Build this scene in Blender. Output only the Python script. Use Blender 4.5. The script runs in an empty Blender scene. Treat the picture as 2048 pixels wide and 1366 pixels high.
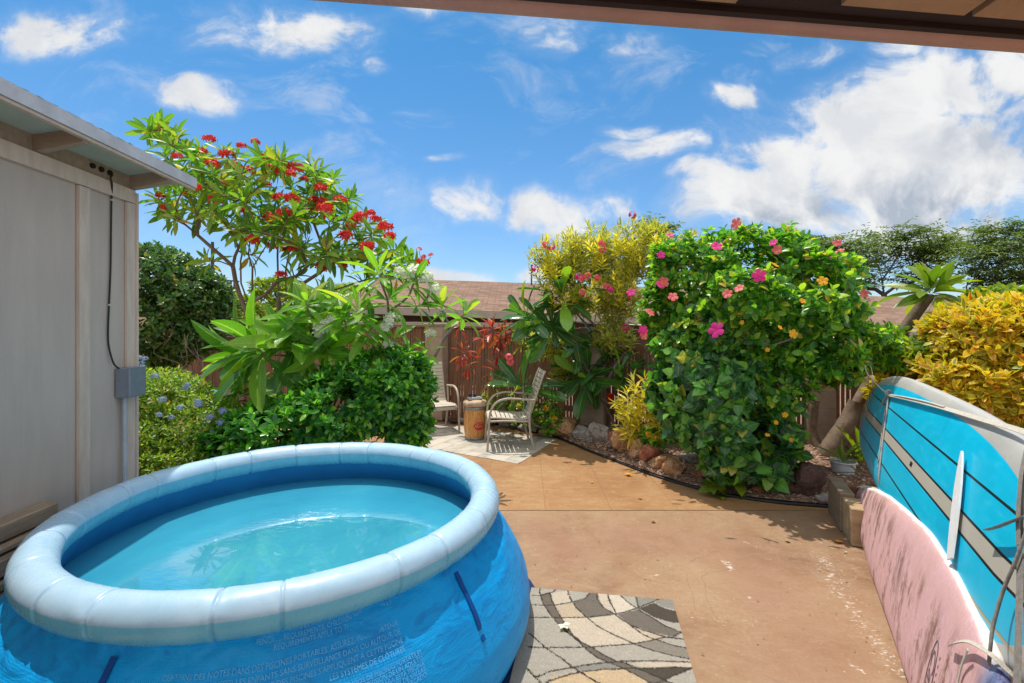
import bpy, bmesh, math, random
import numpy as np
from mathutils import Vector, Matrix, noise as mnoise
random.seed(7); RNG = np.random.default_rng(7)
C = bpy.context.scene.collection
PI = math.pi
# ------------------------------------------------------------------ camera
FPX, CX, HZ, CH = 957.0, 1024.0, 650.0, 1.6        # focal length (px of 2048), horizon row, camera height
cam = bpy.data.cameras.new('camera'); camo = bpy.data.objects.new('camera', cam); C.objects.link(camo)
cam.sensor_width = 36; cam.lens = 36*FPX/2048; cam.shift_y = -33/2048
cam.clip_start = .05; cam.clip_end = 2000
camo.location = (0, 0, CH); camo.rotation_euler = (PI/2, 0, 0)
bpy.context.scene.camera = camo
sc = bpy.context.scene
sc.view_settings.view_transform = 'Standard'; sc.view_settings.look = 'None'
sc.view_settings.exposure = 0.18; sc.view_settings.gamma = 1.0
# ------------------------------------------------------------------ sun
SUNV = Vector((-.15, .25, 1)).normalized()
sl = bpy.data.lights.new('sun', 'SUN'); sl.energy = 4.0; sl.angle = math.radians(.5); sl.color = (1, .94, .84)
so = bpy.data.objects.new('sun', sl); C.objects.link(so); so.rotation_euler = SUNV.to_track_quat('Z', 'Y').to_euler()
# ------------------------------------------------------------------ node helper
class NT:
    def __init__(s, nt): s.nt = nt; s.n = nt.nodes; s.l = nt.links
    def new(s, t, **k):
        n = s.n.new(t)
        for a, b in k.items(): setattr(n, a, b)
        return n
    def link(s, a, b): s.l.new(a, b)
    def set(s, sock, v):
        if hasattr(v, 'is_output') or isinstance(v, bpy.types.NodeSocket): s.l.new(v, sock)
        else: sock.default_value = v
    def math(s, op, a, b=0.0, c=None, clamp=False):
        n = s.new('ShaderNodeMath', operation=op, use_clamp=clamp); s.set(n.inputs[0], a); s.set(n.inputs[1], b)
        if c is not None: s.set(n.inputs[2], c)
        return n.outputs[0]
    def vmath(s, op, a, b=(0, 0, 0)):
        n = s.new('ShaderNodeVectorMath', operation=op); s.set(n.inputs[0], a); s.set(n.inputs[1], b)
        return n.outputs[1] if op in ('LENGTH', 'DISTANCE', 'DOT_PRODUCT') else n.outputs[0]
    def noise(s, vec, scale, detail=4, rough=.55, dist=0.0, w=None):
        n = s.new('ShaderNodeTexNoise'); s.set(n.inputs['Vector'], vec); s.set(n.inputs['Scale'], scale)
        s.set(n.inputs['Detail'], detail); s.set(n.inputs['Roughness'], rough); s.set(n.inputs['Distortion'], dist)
        return n.outputs['Fac']
    def mapr(s, v, a, b, c=0.0, d=1.0, smooth=False):
        n = s.new('ShaderNodeMapRange'); 
        if smooth: n.interpolation_type = 'SMOOTHSTEP'
        s.set(n.inputs[0], v)
        for i, x in enumerate((a, b, c, d)): s.set(n.inputs[i+1], x)
        return n.outputs[0]
    def mix(s, f, a, b, mode='MIX'):
        n = s.new('ShaderNodeMix', data_type='RGBA', blend_type=mode); s.set(n.inputs[0], f)
        s.set(n.inputs[6], c4(a)); s.set(n.inputs[7], c4(b)); return n.outputs[2]
    def ramp(s, f, stops, interp='LINEAR'):
        n = s.new('ShaderNodeValToRGB'); s.set(n.inputs[0], f); cr = n.color_ramp; cr.interpolation = interp
        while len(cr.elements) < len(stops): cr.elements.new(.5)
        for e, (p, c) in zip(cr.elements, stops): e.position = p; e.color = c4(c)
        return n.outputs[0]
    def map(s, vec, sc=(1, 1, 1), rot=(0, 0, 0), loc=(0, 0, 0)):
        n = s.new('ShaderNodeMapping'); s.set(n.inputs[0], vec); n.inputs['Scale'].default_value = sc
        n.inputs['Rotation'].default_value = rot; n.inputs['Location'].default_value = loc; return n.outputs[0]
def c4(c):
    if isinstance(c, (tuple, list)): return tuple(c) + (1,) if len(c) == 3 else tuple(c)
    return c
# ------------------------------------------------------------------ sky
w = bpy.data.worlds.new('World'); sc.world = w; w.use_nodes = True
def build_world():
    t = NT(w.node_tree); t.n.clear()
    sky = t.new('ShaderNodeTexSky', sky_type='NISHITA'); sky.sun_disc = False
    sky.sun_elevation = math.asin(SUNV.z); sky.sun_rotation = math.atan2(SUNV.x, SUNV.y)
    sky.air_density = 1.0; sky.dust_density = .25; sky.ozone_density = 3.0
    g = t.new('ShaderNodeTexCoord').outputs['Generated']
    sep = t.new('ShaderNodeSeparateXYZ'); t.link(g, sep.inputs[0])
    ya = t.math('MAXIMUM', t.math('ABSOLUTE', sep.outputs[1]), .06)
    u = t.math('DIVIDE', sep.outputs[0], ya); v = t.math('DIVIDE', sep.outputs[2], ya)
    cb = t.new('ShaderNodeCombineXYZ'); t.link(u, cb.inputs[0]); t.link(v, cb.inputs[1]); uv = cb.outputs[0]
    wn = t.new('ShaderNodeTexNoise'); t.set(wn.inputs['Vector'], uv); wn.inputs['Scale'].default_value = 3.2; wn.inputs['Detail'].default_value = 3
    wv = t.vmath('SUBTRACT', wn.outputs['Color'], (.5, .5, .5))
    wv = t.vmath('MULTIPLY', wv, (.22, .16, 0)); uvw = t.vmath('ADD', uv, wv)
    def field(blobs):
        d = None
        for (bx, by, rx, ry, k) in blobs:
            c = ((bx-CX)/FPX, (HZ-by)/FPX, 0)
            q = t.vmath('MULTIPLY', t.vmath('SUBTRACT', uvw, c), (FPX/rx, FPX/ry, 1))
            m = t.mapr(t.vmath('LENGTH', q), 1.45, .1, 0, k, True)
            d = m if d is None else t.math('MAXIMUM', d, m)
        return d
    dens = field([(1820, 330, 420, 190, 1.1), (1560, 400, 270, 85, 1.05), (1880, 200, 210, 100, 1.05), (2040, 160, 150, 90, .85), (1640, 300, 130, 60, .8),
        (1470, 190, 110, 42, .72), (1620, 95, 150, 40, .6), (1310, 300, 120, 42, .75), (1390, 355, 90, 36, .7), (1250, 265, 70, 30, .5),
        (415, 205, 110, 50, .88), (140, 55, 210, 75, .62), (560, 55, 260, 75, .62), (860, 20, 90, 40, .6), (1100, 65, 90, 65, .55), (1240, 90, 120, 60, .42),
        (740, 125, 40, 30, .5), (925, 405, 110, 48, .78), (1090, 430, 130, 55, .78), (1220, 425, 120, 40, .72), (785, 405, 60, 26, .7),
        (915, 555, 100, 26, .75), (1060, 550, 60, 26, .8), (400, 545, 110, 45, .7), (885, 330, 40, 16, .6), (820, 470, 70, 30, .45), (620, 275, 60, 18, .3),
        (1790, 100, 50, 30, .6), (1900, 460, 420, 60, .75), (2300, 300, 300, 300, .9), (-200, 250, 200, 60, .7)])
    nm = t.new('ShaderNodeMapping'); t.link(uvw, nm.inputs[0]); nm.inputs['Scale'].default_value = (1, 1.35, 1)
    n1 = t.noise(nm.outputs[0], 4.2, 11, .6); n2 = t.noise(nm.outputs[0], 13, 8, .62)
    nn = t.math('ADD', t.math('MULTIPLY', n1, .68), t.math('MULTIPLY', n2, .32))
    a = t.math('ADD', dens, t.math('MULTIPLY', t.math('SUBTRACT', nn, .5), 3.0))
    mask = t.math('ADD', t.math('MULTIPLY', t.mapr(a, .36, .78, 0, 1, True), .66), t.math('MULTIPLY', t.mapr(a, .04, .9, 0, 1, True), .34))
    mask = t.math('MULTIPLY', mask, t.mapr(dens, .05, .5, 0, 1, True))
    vn = t.noise(t.map(uvw, (1, 1.9, 1), (0, 0, .5)), 3.0, 9, .66, .6); veil = t.math('MULTIPLY', t.mapr(vn, .49, .75, 0, .42, True), t.mapr(v, .12, .35, .35, 1)); mask = t.math('MAXIMUM', mask, veil)
    # broken white cloud added out of view, overhead and behind, to lift fill light
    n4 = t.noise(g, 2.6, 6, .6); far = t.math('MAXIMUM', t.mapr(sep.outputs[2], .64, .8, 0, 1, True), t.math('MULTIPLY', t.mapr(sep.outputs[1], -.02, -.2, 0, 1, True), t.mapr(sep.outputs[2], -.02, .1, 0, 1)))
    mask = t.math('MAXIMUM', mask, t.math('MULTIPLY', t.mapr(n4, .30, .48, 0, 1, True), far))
    # cloud body: bright tops, grey flat undersides
    gr = field([(1850, 430, 330, 75, 1.0), (1560, 440, 200, 45, .8), (1480, 215, 90, 22, .3), (1960, 290, 120, 60, .45)])
    n3 = t.noise(uvw, 6.5, 7, .6)
    shade = t.math('MULTIPLY', t.math('ADD', gr, .35), t.mapr(n3, .40, .60, 0, 1), clamp=True)
    cc = t.mix(shade, (1.0, 1.0, 1.0), (.50, .57, .68))
    # Nishita sky, tinted a little towards the photograph's clear blue
    tint = t.mix(t.mapr(sep.outputs[2], .02, .5, 0, 1), (.66, .74, .86), SKYG); skyc = t.vmath('MULTIPLY', sky.outputs[0], tint)
    cl = t.vmath('SCALE', cc, (0, 0, 0)); t.link(t.math('MULTIPLY', SKYCL, t.math('ADD', 1.0, t.math('MULTIPLY', far, .5))), cl.node.inputs['Scale'])  # the added out-of-view clouds are brightened for more fill
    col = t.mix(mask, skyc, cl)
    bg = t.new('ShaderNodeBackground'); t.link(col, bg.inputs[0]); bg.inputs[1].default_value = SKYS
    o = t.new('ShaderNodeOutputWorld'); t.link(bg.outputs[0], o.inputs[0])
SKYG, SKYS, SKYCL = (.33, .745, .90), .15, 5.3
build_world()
# ------------------------------------------------------------------ geometry helpers
def at(px, py, Y): return Vector(((px-CX)/FPX*Y, Y, CH+(HZ-py)/FPX*Y))
def G(px, py, z=0.0):
    Y = (CH-z)*FPX/(py-HZ); return Vector(((px-CX)/FPX*Y, Y, z))
ROOT = {}
class MB:
    def __init__(s): s.v = []; s.f = []; s.m = []; s.s = []
    def add(s, vs, fs, mi=0, smooth=True):
        b = len(s.v); s.v += [tuple(p) for p in vs]
        for f in fs: s.f.append(tuple(i+b for i in f)); s.m.append(mi); s.s.append(smooth)
    def box(s, c, size, rot=None, bev=.0, mi=0, seg=1):
        bm = bmesh.new(); bmesh.ops.create_cube(bm, size=1); bmesh.ops.scale(bm, vec=size, verts=bm.verts)
        if bev > 0: bmesh.ops.bevel(bm, geom=bm.edges[:], offset=bev, segments=seg, affect='EDGES', profile=.5)
        M = Matrix.Translation(c) @ (rot.to_4x4() if rot is not None else Matrix())
        bm.verts.index_update(); s.add([M @ v.co for v in bm.verts], [[v.index for v in f.verts] for f in bm.faces], mi, False); bm.free()
    def beam(s, a, b, wd, ht, up=(0, 0, 1), bev=.003, mi=0):
        a = Vector(a); b = Vector(b); d = (b-a); L = d.length; y = d.normalized(); x = y.cross(Vector(up)).normalized(); z = x.cross(y)
        R = Matrix((x, y, z)).transposed(); s.box((a+b)/2, (wd, L, ht), R, bev, mi)
    def tube(s, pts, r, n=8, caps=True, mi=0, flat=1.0):
        pts = [Vector(p) for p in pts]; N = len(pts)
        if not isinstance(r, (list, tuple)): r = [r]*N
        T = [(pts[min(i+1, N-1)]-pts[max(i-1, 0)]).normalized() for i in range(N)]
        u = T[0].orthogonal().normalized(); vs = []
        for i in range(N):
            u = (u - T[i]*u.dot(T[i])); u = u.normalized() if u.length > 1e-6 else T[i].orthogonal().normalized(); w_ = T[i].cross(u)
            for k in range(n):
                a = 2*PI*k/n; vs.append(pts[i]+(u*math.cos(a)+w_*math.sin(a)*flat)*r[i])
        fs = [(i*n+k, i*n+(k+1) % n, (i+1)*n+(k+1) % n, (i+1)*n+k) for i in range(N-1) for k in range(n)]
        s.add(vs, fs, mi)
        if caps: s.add(vs[:n][::-1], [tuple(range(n))], mi, False); s.add(vs[-n:], [tuple(range(n))], mi, False)
    def strip(s, pts, wd, th, nrm, mi=0):       # flat strap along pts
        pts = [Vector(p) for p in pts]; N = len(pts); vs = []
        for i in range(N):
            T = (pts[min(i+1, N-1)]-pts[max(i-1, 0)]).normalized(); n_ = Vector(nrm[i] if isinstance(nrm, list) else nrm); n_ = (n_-T*n_.dot(T)).normalized(); x = T.cross(n_)
            vs += [pts[i]-x*wd/2, pts[i]+x*wd/2, pts[i]+x*wd/2+n_*th, pts[i]-x*wd/2+n_*th]
        fs = [(i*4+k, i*4+(k+1) % 4, i*4+4+(k+1) % 4, i*4+4+k) for i in range(N-1) for k in range(4)]
        s.add(vs, fs+[(3, 2, 1, 0), tuple(len(vs)-4+k for k in range(4))], mi, False)
    def lathe(s, c, prof, n=32, mi=0, fn=None, a0=0, a1=2*PI):
        c = Vector(c); full = abs(a1-a0-2*PI) < 1e-6; m = n if full else n+1; vs = []
        for (r, z) in prof:
            for k in range(m):
                a = a0+(a1-a0)*k/n; rr, zz = fn(r, z, a) if fn else (r, z)
                vs.append(c+Vector((rr*math.cos(a), rr*math.sin(a), zz)))
        fs = [(i*m+k, i*m+(k+1) % m, (i+1)*m+(k+1) % m, (i+1)*m+k) for i in range(len(prof)-1) for k in range(n)]
        s.add(vs, fs, mi)
    def grid(s, fn, nu, nv, mi=0, smooth=True):
        vs = [fn(i/nu, j/nv) for j in range(nv+1) for i in range(nu+1)]
        s.add(vs, [(j*(nu+1)+i, j*(nu+1)+i+1, (j+1)*(nu+1)+i+1, (j+1)*(nu+1)+i) for j in range(nv) for i in range(nu)], mi, smooth)
    def prism(s, poly, off, mi=0, smooth=False):    # polygon (3d points) extruded along off
        n = len(poly); off = Vector(off); vs = [Vector(p) for p in poly]+[Vector(p)+off for p in poly]
        s.add(vs, [tuple(range(n))[::-1], tuple(range(n, 2*n))]+[(i, (i+1) % n, (i+1) % n+n, i+n) for i in range(n)], mi, smooth)
def obj(name, mb, mats, parent=None, local=False):
    o0 = Vector((0, 0, 0))
    if parent is not None and not local:
        p = parent
        while p.parent: p = p.parent
        o0 = ROOT.get(p.name, Vector((0, 0, 0)))
    me = bpy.data.meshes.new(name); me.from_pydata([(x-o0.x, y-o0.y, z-o0.z) for x, y, z in mb.v], [], mb.f)
    for m in (mats if isinstance(mats, (list, tuple)) else [mats]): me.materials.append(m)
    me.polygons.foreach_set('material_index', mb.m); me.polygons.foreach_set('use_smooth', mb.s)
    bm = bmesh.new(); bm.from_mesh(me); bmesh.ops.recalc_face_normals(bm, faces=bm.faces); bm.to_mesh(me); bm.free()
    o = bpy.data.objects.new(name, me); C.objects.link(o)
    if parent is not None: o.parent = parent
    return o
def tag(o, label, cat, group=None):
    o['label'] = label; o['category'] = cat
    if group: o['group'] = group
    return o
def thing(name, label, cat, loc=(0, 0, 0), group=None, rz=0):
    o = bpy.data.objects.new(name, None); C.objects.link(o); o.location = loc; o.rotation_euler = (0, 0, rz); o.empty_display_size = .1
    ROOT[o.name] = Vector(loc); return tag(o, label, cat, group)
def struct(o, kind='structure'): o['kind'] = kind; return o
def copy_tree(o, parent=None):
    c = o.copy(); C.objects.link(c); c.parent = parent
    for ch in [x for x in o.children]: copy_tree(ch, c)
    return c
# ------------------------------------------------------------------ materials
def mat(name, fn, disp=False):
    m = bpy.data.materials.new(name); m.use_nodes = True; t = NT(m.node_tree); t.n.clear()
    o = t.new('ShaderNodeOutputMaterial'); t.link(fn(t), o.inputs[0]); return m
def pbsdf(t, col, rough=.6, spec=.5, metal=0., bump=None, bs=.3, bd=.02, **k):
    b = t.new('ShaderNodeBsdfPrincipled'); t.set(b.inputs['Base Color'], c4(col)); t.set(b.inputs['Roughness'], rough)
    t.set(b.inputs['Specular IOR Level'], spec); t.set(b.inputs['Metallic'], metal)
    for a, v in k.items(): t.set(b.inputs[a.replace('_', ' ')], v)
    if bump is not None:
        bn = t.new('ShaderNodeBump'); bn.inputs['Strength'].default_value = bs; bn.inputs['Distance'].default_value = bd
        t.set(bn.inputs['Height'], bump); t.link(bn.outputs[0], b.inputs['Normal'])
    return b.outputs[0]
def oc(t): return t.new('ShaderNodeTexCoord').outputs['Object']
def simple(name, c1, c2=None, scale=8, rough=.6, spec=.4, metal=0, stretch=(1, 1, 1), bs=.25, bd=.01, fine=60):
    c2 = c2 or tuple(x*.78 for x in c1)
    def f(t):
        v = t.map(oc(t), stretch); n = t.noise(v, scale, 6, .6); n2 = t.noise(v, fine, 3, .6)
        col = t.mix(t.mapr(n, .3, .7), c2, c1); col = t.mix(t.mapr(n2, .35, .65, .12, 0), col, (c2[0]*.6, c2[1]*.6, c2[2]*.6))
        h = t.math('ADD', t.math('MULTIPLY', n, .6), t.math('MULTIPLY', n2, .4))
        return pbsdf(t, col, rough, spec, metal, h, bs, bd)
    return mat(name, f)
def leafmat(name, stops, edge=None, rib=None, rough=.38, trans=.35, spec=.5, edge_w=(.45, .75), tcol=1.6, veins=False):
    """stops: ramp over the leaf-to-leaf random value; edge / rib: colours of margin and midrib"""
    def f(t):
        r = t.new('ShaderNodeNewGeometry').outputs['Random Per Island']
        col = t.ramp(r, stops)
        a = t.new('ShaderNodeAttribute'); a.attribute_name = 'rib'; x = a.outputs['Fac']
        if edge is not None:
            ecol = t.ramp(t.math('FRACT', t.math('MULTIPLY', r, 7.13)), edge) if isinstance(edge, list) else edge
            col = t.mix(t.mapr(x, edge_w[0], edge_w[1]), col, ecol)
        if rib is not None: col = t.mix(t.mapr(x, .0, .13, .85, 0), col, rib)
        h = t.noise(oc(t), 25, 4, .6)
        col = t.mix(t.mapr(h, .35, .7, 0, .3), col, t.vmath('MULTIPLY', col, (.55, .6, .5)))
        if veins:
            y = t.new('ShaderNodeAttribute'); y.attribute_name = 'len'
            sv = t.math('SINE', t.math('MULTIPLY', t.math('SUBTRACT', y.outputs['Fac'], t.math('MULTIPLY', x, .12)), 120.0))
            col = t.mix(t.mapr(sv, .72, 1, 0, .35), col, t.vmath('MULTIPLY', col, (1.5, 1.4, 1.4)))
            h = t.math('ADD', t.math('MULTIPLY', sv, .35), t.math('MULTIPLY', h, .3))
        p = pbsdf(t, col, rough, spec, 0, h, .35, .006)
        tr = t.new('ShaderNodeBsdfTranslucent'); t.set(tr.inputs[0], t.vmath('MULTIPLY', col, (tcol*1.15, tcol*1.25, tcol*.5)))
        mx = t.new('ShaderNodeMixShader'); mx.inputs[0].default_value = trans; t.link(p, mx.inputs[1]); t.link(tr.outputs[0], mx.inputs[2])
        return mx.outputs[0]
    return mat(name, f)
M = {}
M['leaf_plumeria'] = leafmat('leaf_plumeria', [(0, (.055, .16, .02)), (.5, (.12, .27, .03)), (.85, (.22, .36, .04)), (1, (.45, .34, .05))], rib=(.34, .42, .1), trans=.45)
M['leaf_plumeria_big'] = leafmat('leaf_plumeria_big', [(0, (.06, .18, .025)), (.5, (.14, .33, .03)), (.9, (.25, .44, .04)), (1, (.45, .48, .05))], rib=(.4, .52, .16), trans=.45, veins=True, rough=.32)
M['leaf_obtusa'] = leafmat('leaf_obtusa', [(0, (0.0306, 0.102, 0.0306)), (.7, (0.051, 0.17, 0.034)), (.85, (0.17, 0.374, 0.034)), (1, (0.374, 0.51, 0.034))], rib=(0.255, 0.425, 0.102), trans=0.3, rough=.2, spec=.6)
M['leaf_hedge'] = leafmat('leaf_hedge', [(0, (.03, .13, .035)), (.5, (.065, .25, .04)), (.8, (.16, .44, .04)), (1, (.32, .58, .06))], trans=.4, rough=.24, spec=.6)
M['leaf_plumbago'] = leafmat('leaf_plumbago', [(0, (.08, .18, .025)), (.5, (.20, .32, .04)), (.9, (.42, .52, .07)), (1, (.5, .28, .06))], trans=.45, rough=.38)
M['leaf_vine'] = leafmat('leaf_vine', [(0, (0.0285, 0.076, 0.0228)), (.6, (0.0665, 0.162, 0.038)), (.93, (0.152, 0.285, 0.057)), (1, (0.418, 0.304, 0.095))], trans=0.3, rough=.28)
M['leaf_hib'] = leafmat('leaf_hib', [(0, (.035, .13, .03)), (.35, (.08, .25, .03)), (.7, (.20, .43, .04)), (.93, (.42, .56, .06)), (.97, (.62, .46, .05)), (1, (.35, .2, .08))], trans=.44, rough=.3)
M['leaf_heart'] = leafmat('leaf_heart', [(0, (.03, .10, .05)), (.4, (.06, .19, .06)), (.75, (.13, .36, .06)), (.94, (.28, .54, .06)), (1, (.55, .42, .10))], rib=(.28, .45, .14), trans=.38, rough=.28)
M['leaf_oleander'] = leafmat('leaf_oleander', [(0, (.06, .13, .03)), (.6, (.14, .2, .04)), (1, (.4, .38, .05))], edge=[(0, (.6, .56, .16)), (.5, (.75, .6, .08)), (1, (.45, .48, .14))], edge_w=(.2, .55), trans=.4)
M['leaf_yellow'] = leafmat('leaf_yellow', [(0, (.34, .36, .04)), (.6, (.58, .50, .05)), (1, (.72, .56, .06))], edge=(.75, .62, .10), trans=.4)
M['leaf_croton'] = leafmat('leaf_croton', [(0, (.16, .24, .03)), (.3, (.42, .36, .03)), (.7, (.72, .50, .03)), (.92, (.62, .30, .03)), (1, (.40, .08, .03))], edge=[(0, (.75, .50, .03)), (.6, (.82, .62, .05)), (1, (.22, .34, .03))], edge_w=(.35, .85), trans=.32)
M['leaf_ti'] = leafmat('leaf_ti', [(0, (.13, .015, .02)), (.35, (.3, .03, .02)), (.6, (.5, .05, .02)), (.8, (.5, .22, .03)), (1, (.16, .1, .02))], edge=(.5, .07, .03), trans=.35)
M['leaf_kiawe'] = leafmat('leaf_kiawe', [(0, (0.065, 0.117, 0.0325)), (1, (0.169, 0.234, 0.052))], trans=.3, rough=.6)
M['leaf_bright'] = leafmat('leaf_bright', [(0, (.09, .17, .015)), (.6, (.18, .27, .02)), (1, (.4, .4, .03))], trans=.4)
M['leaf_dry'] = leafmat('leaf_dry', [(0, (.22, .12, .05)), (1, (.4, .25, .12))], trans=.2, rough=.7)
def petal(name, c, c2, trans=.3):
    return leafmat(name, [(0, c), (1, c2)], trans=trans, rough=.5, tcol=1.0, spec=.25)
M['red_flower'] = petal('red_flower', (.62, .02, .035), (.8, .06, .03))
M['pink_flower'] = petal('pink_flower', (.72, .02, .28), (.85, .05, .35))
M['coral_flower'] = petal('coral_flower', (.8, .08, .16), (.85, .22, .2))
M['white_flower'] = petal('white_flower', (.75, .76, .72), (.8, .8, .74))
M['yellow_flower'] = petal('yellow_flower', (.8, .5, .02), (.85, .36, .02))
M['blue_flower'] = petal('blue_flower', (.28, .36, .8), (.42, .5, .85))
M['bark'] = simple('bark', (.26, .19, .14), (.13, .09, .065), 14, .85, .2, bs=.6, bd=.02)
M['bark_grey'] = simple('bark_grey', (.28, .24, .2), (.15, .12, .1), 16, .8, .25, bs=.5, bd=.015)
M['twig'] = simple('twig', (.2, .14, .08), (.1, .07, .04), 10, .85, .2)
M['black'] = simple('black_rubber', (.02, .02, .022), (.012, .012, .012), 6, .5, .4)
M['pole_wood'] = simple('pole_wood', (.1, .08, .07), (.06, .05, .045), 3, .9)
M['white_paint'] = simple('white_paint', (.62, .64, .68), (.42, .44, .48), 7, .6, .4, bs=.5, bd=.006)
# ------------------------------------------------------------------ foliage engine
def mk_leaf(prof, fold=.12, droop=.1, hw=1.0, curl=0.0):
    """prof: list of (y, halfwidth); returns verts (x in half-width units, y length units, z length units), faces, rib, len"""
    vs, fs, rib, ln = [], [], [], []
    rows = []
    for (y, hw_) in prof:
        z = -droop*y*y
        if hw_ <= 1e-6: rows.append([len(vs)]); vs.append((0, y, z)); rib.append(0); ln.append(y)
        else:
            i = len(vs); rows.append([i, i+1, i+2])
            vs += [(-hw_, y, z+fold*hw_), (0, y, z), (hw_, y, z+fold*hw_)]; rib += [1, 0, 1]; ln += [y]*3
    for a, b in zip(rows[:-1], rows[1:]):
        if len(a) == 1 and len(b) == 3: fs += [(a[0], b[1], b[0]), (a[0], b[2], b[1])]
        elif len(a) == 3 and len(b) == 1: fs += [(a[0], a[1], b[0]), (a[1], a[2], b[0])]
        else: fs += [(a[0], a[1], b[1], b[0]), (a[1], a[2], b[2], b[1])]
    return np.array(vs, float), fs, np.array(rib, float), np.array(ln, float)
T_LANCE = mk_leaf([(0, 0), (.15, .35), (.4, .9), (.65, 1), (.88, .55), (1, 0)], .05, .22)
T_LANCE_BIG = mk_leaf([(0, 0), (.08, .12), (.2, .45), (.35, .78), (.5, .96), (.62, 1), (.75, .9), (.86, .65), (.94, .33), (1, 0)], .05, .28)
T_SPOON = mk_leaf([(0, 0), (.1, .15), (.35, .45), (.6, .85), (.8, 1), (.93, .7), (1, 0)], .05, .25)
T_OVAL = mk_leaf([(0, 0), (.25, .7), (.6, 1), (1, 0)], .08, .15)
T_OVAL5 = mk_leaf([(0, 0), (.2, .6), (.5, 1), (.8, .75), (1, 0)], .08, .2)
T_NARROW = mk_leaf([(0, 0), (.35, 1), (.7, .8), (1, 0)], .03, .2)
T_HEART = mk_leaf([(0, .1), (.04, .6), (.25, 1), (.55, .8), (.8, .4), (1, 0)], .06, .2)
T_PETAL = mk_leaf([(0, .1), (.3, .55), (.65, 1), (.9, .85), (1, .35)], -.1, .35)
T_DIAM = mk_leaf([(0, 0), (.5, 1), (1, 0)], .1, .1)
def nrm(a): return a/np.maximum(np.linalg.norm(a, axis=-1, keepdims=True), 1e-9)
def leaves(name, tm, P, D, N, L, W, material, parent=None, local=False, extra=None):
    V, F, rib, ln = tm; n = len(P); k = len(V)
    P = np.asarray(P, float); D = nrm(np.asarray(D, float)); N = np.asarray(N, float)
    N = nrm(N-D*(N*D).sum(1, keepdims=True)); S = np.cross(D, N)
    L = np.broadcast_to(L, (n,)).astype(float); W = np.broadcast_to(W, (n,)).astype(float)
    X = (P[:, None] + S[:, None]*(V[None, :, 0:1]*W[:, None, None]*.5) + D[:, None]*(V[None, :, 1:2]*L[:, None, None])
         + N[:, None]*((V[None, :, 2:3])*L[:, None, None]))
    if parent is not None and not local:
        p = parent
        while p.parent: p = p.parent
        X = X - np.array(ROOT.get(p.name, Vector((0, 0, 0))))
    me = bpy.data.meshes.new(name); me.vertices.add(n*k); me.vertices.foreach_set('co', X.reshape(-1))
    ft = np.array([len(f) for f in F]); fl = np.concatenate([np.array(f) for f in F])
    loops = (fl[None]+np.arange(n)[:, None]*k).reshape(-1); me.loops.add(len(loops)); me.loops.foreach_set('vertex_index', loops.astype(np.int32))
    tot = np.tile(ft, n); st = np.concatenate([[0], np.cumsum(tot)[:-1]]); me.polygons.add(len(tot))
    me.polygons.foreach_set('loop_start', st.astype(np.int32)); me.polygons.foreach_set('loop_total', tot.astype(np.int32))
    me.polygons.foreach_set('use_smooth', np.ones(len(tot), bool))
    me.update(calc_edges=True); me.validate()
    for nm, arr in (('rib', rib), ('len', ln)):
        at_ = me.attributes.new(nm, 'FLOAT', 'POINT'); at_.data.foreach_set('value', np.tile(arr, n).astype(np.float32))
    me.materials.append(material); o = bpy.data.objects.new(name, me); C.objects.link(o)
    if parent is not None: o.parent = parent
    return o
def frames(A):
    A = nrm(A); h = np.where(np.abs(A[:, 2:3]) > .9, np.array([[1., 0, 0]]), np.array([[0, 0, 1.]]))
    E1 = nrm(np.cross(h, A)); return A, E1, np.cross(A, E1)
def rosettes(Cn, A, k, th=(30, 80), L=.1, Lv=.25, W=.3, step=0.0, rng=RNG, sag=0.0):
    """k leaves round each axis; returns P,D,N,L,W.  W is width/length"""
    m = len(Cn); A, E1, E2 = frames(np.asarray(A, float)); L = np.broadcast_to(L, (m,))
    i = np.tile(np.arange(k), (m, 1)); ph = i*2.39996+rng.uniform(0, 6.28, (m, 1))+rng.normal(0, .25, (m, k))
    f = i/max(k-1, 1); t = np.radians(th[0]+(th[1]-th[0])*f+rng.normal(0, 8, (m, k)))
    R = E1[:, None]*np.cos(ph)[..., None]+E2[:, None]*np.sin(ph)[..., None]
    D = A[:, None]*np.cos(t)[..., None]+R*np.sin(t)[..., None]
    D[..., 2] -= sag*f
    N = A[:, None]*np.sin(t)[..., None]-R*np.cos(t)[..., None]+rng.normal(0, .15, (m, k, 3))
    P = np.asarray(Cn)[:, None]-A[:, None]*(f*step*k)[..., None]
    LL = L[:, None]*(1+rng.uniform(-Lv, Lv, (m, k)))*(.7+.3*np.minimum(1, f*2+.2))
    r = lambda x: x.reshape(-1, 3)
    return r(P), r(D), r(N), LL.reshape(-1), LL.reshape(-1)*W
def sample_blobs(blobs, n, shell=.55, rng=RNG, gap=.0, gs=2.2):
    """points near the surface of a union of ellipsoids; blobs: (center Vector, rx, ry, rz)"""
    vol = np.array([b[1]*b[3]+b[2]*b[3]+b[1]*b[2] for b in blobs]); pr = vol/vol.sum(); out, ax = [], []
    cs = np.array([tuple(b[0]) for b in blobs]); rs = np.array([b[1:4] for b in blobs])
    while len(out) < n:
        i = rng.choice(len(blobs), p=pr); d = rng.normal(size=3); d /= np.linalg.norm(d)
        rr = (rng.uniform(shell**3, 1.06))**(1/3); p = cs[i]+d*rs[i]*rr
        q = (((p-cs)/rs)**2).sum(1); q[i] = 9
        if q.min() < shell**2: continue
        if p[2] < .06: continue
        if gap > 0 and mnoise.noise(Vector(p*gs)) < -gap*.0+(-.5+gap): continue
        out.append(p); a = d/rs[i]; ax.append(a/np.linalg.norm(a))
    return np.array(out), np.array(ax)
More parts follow.
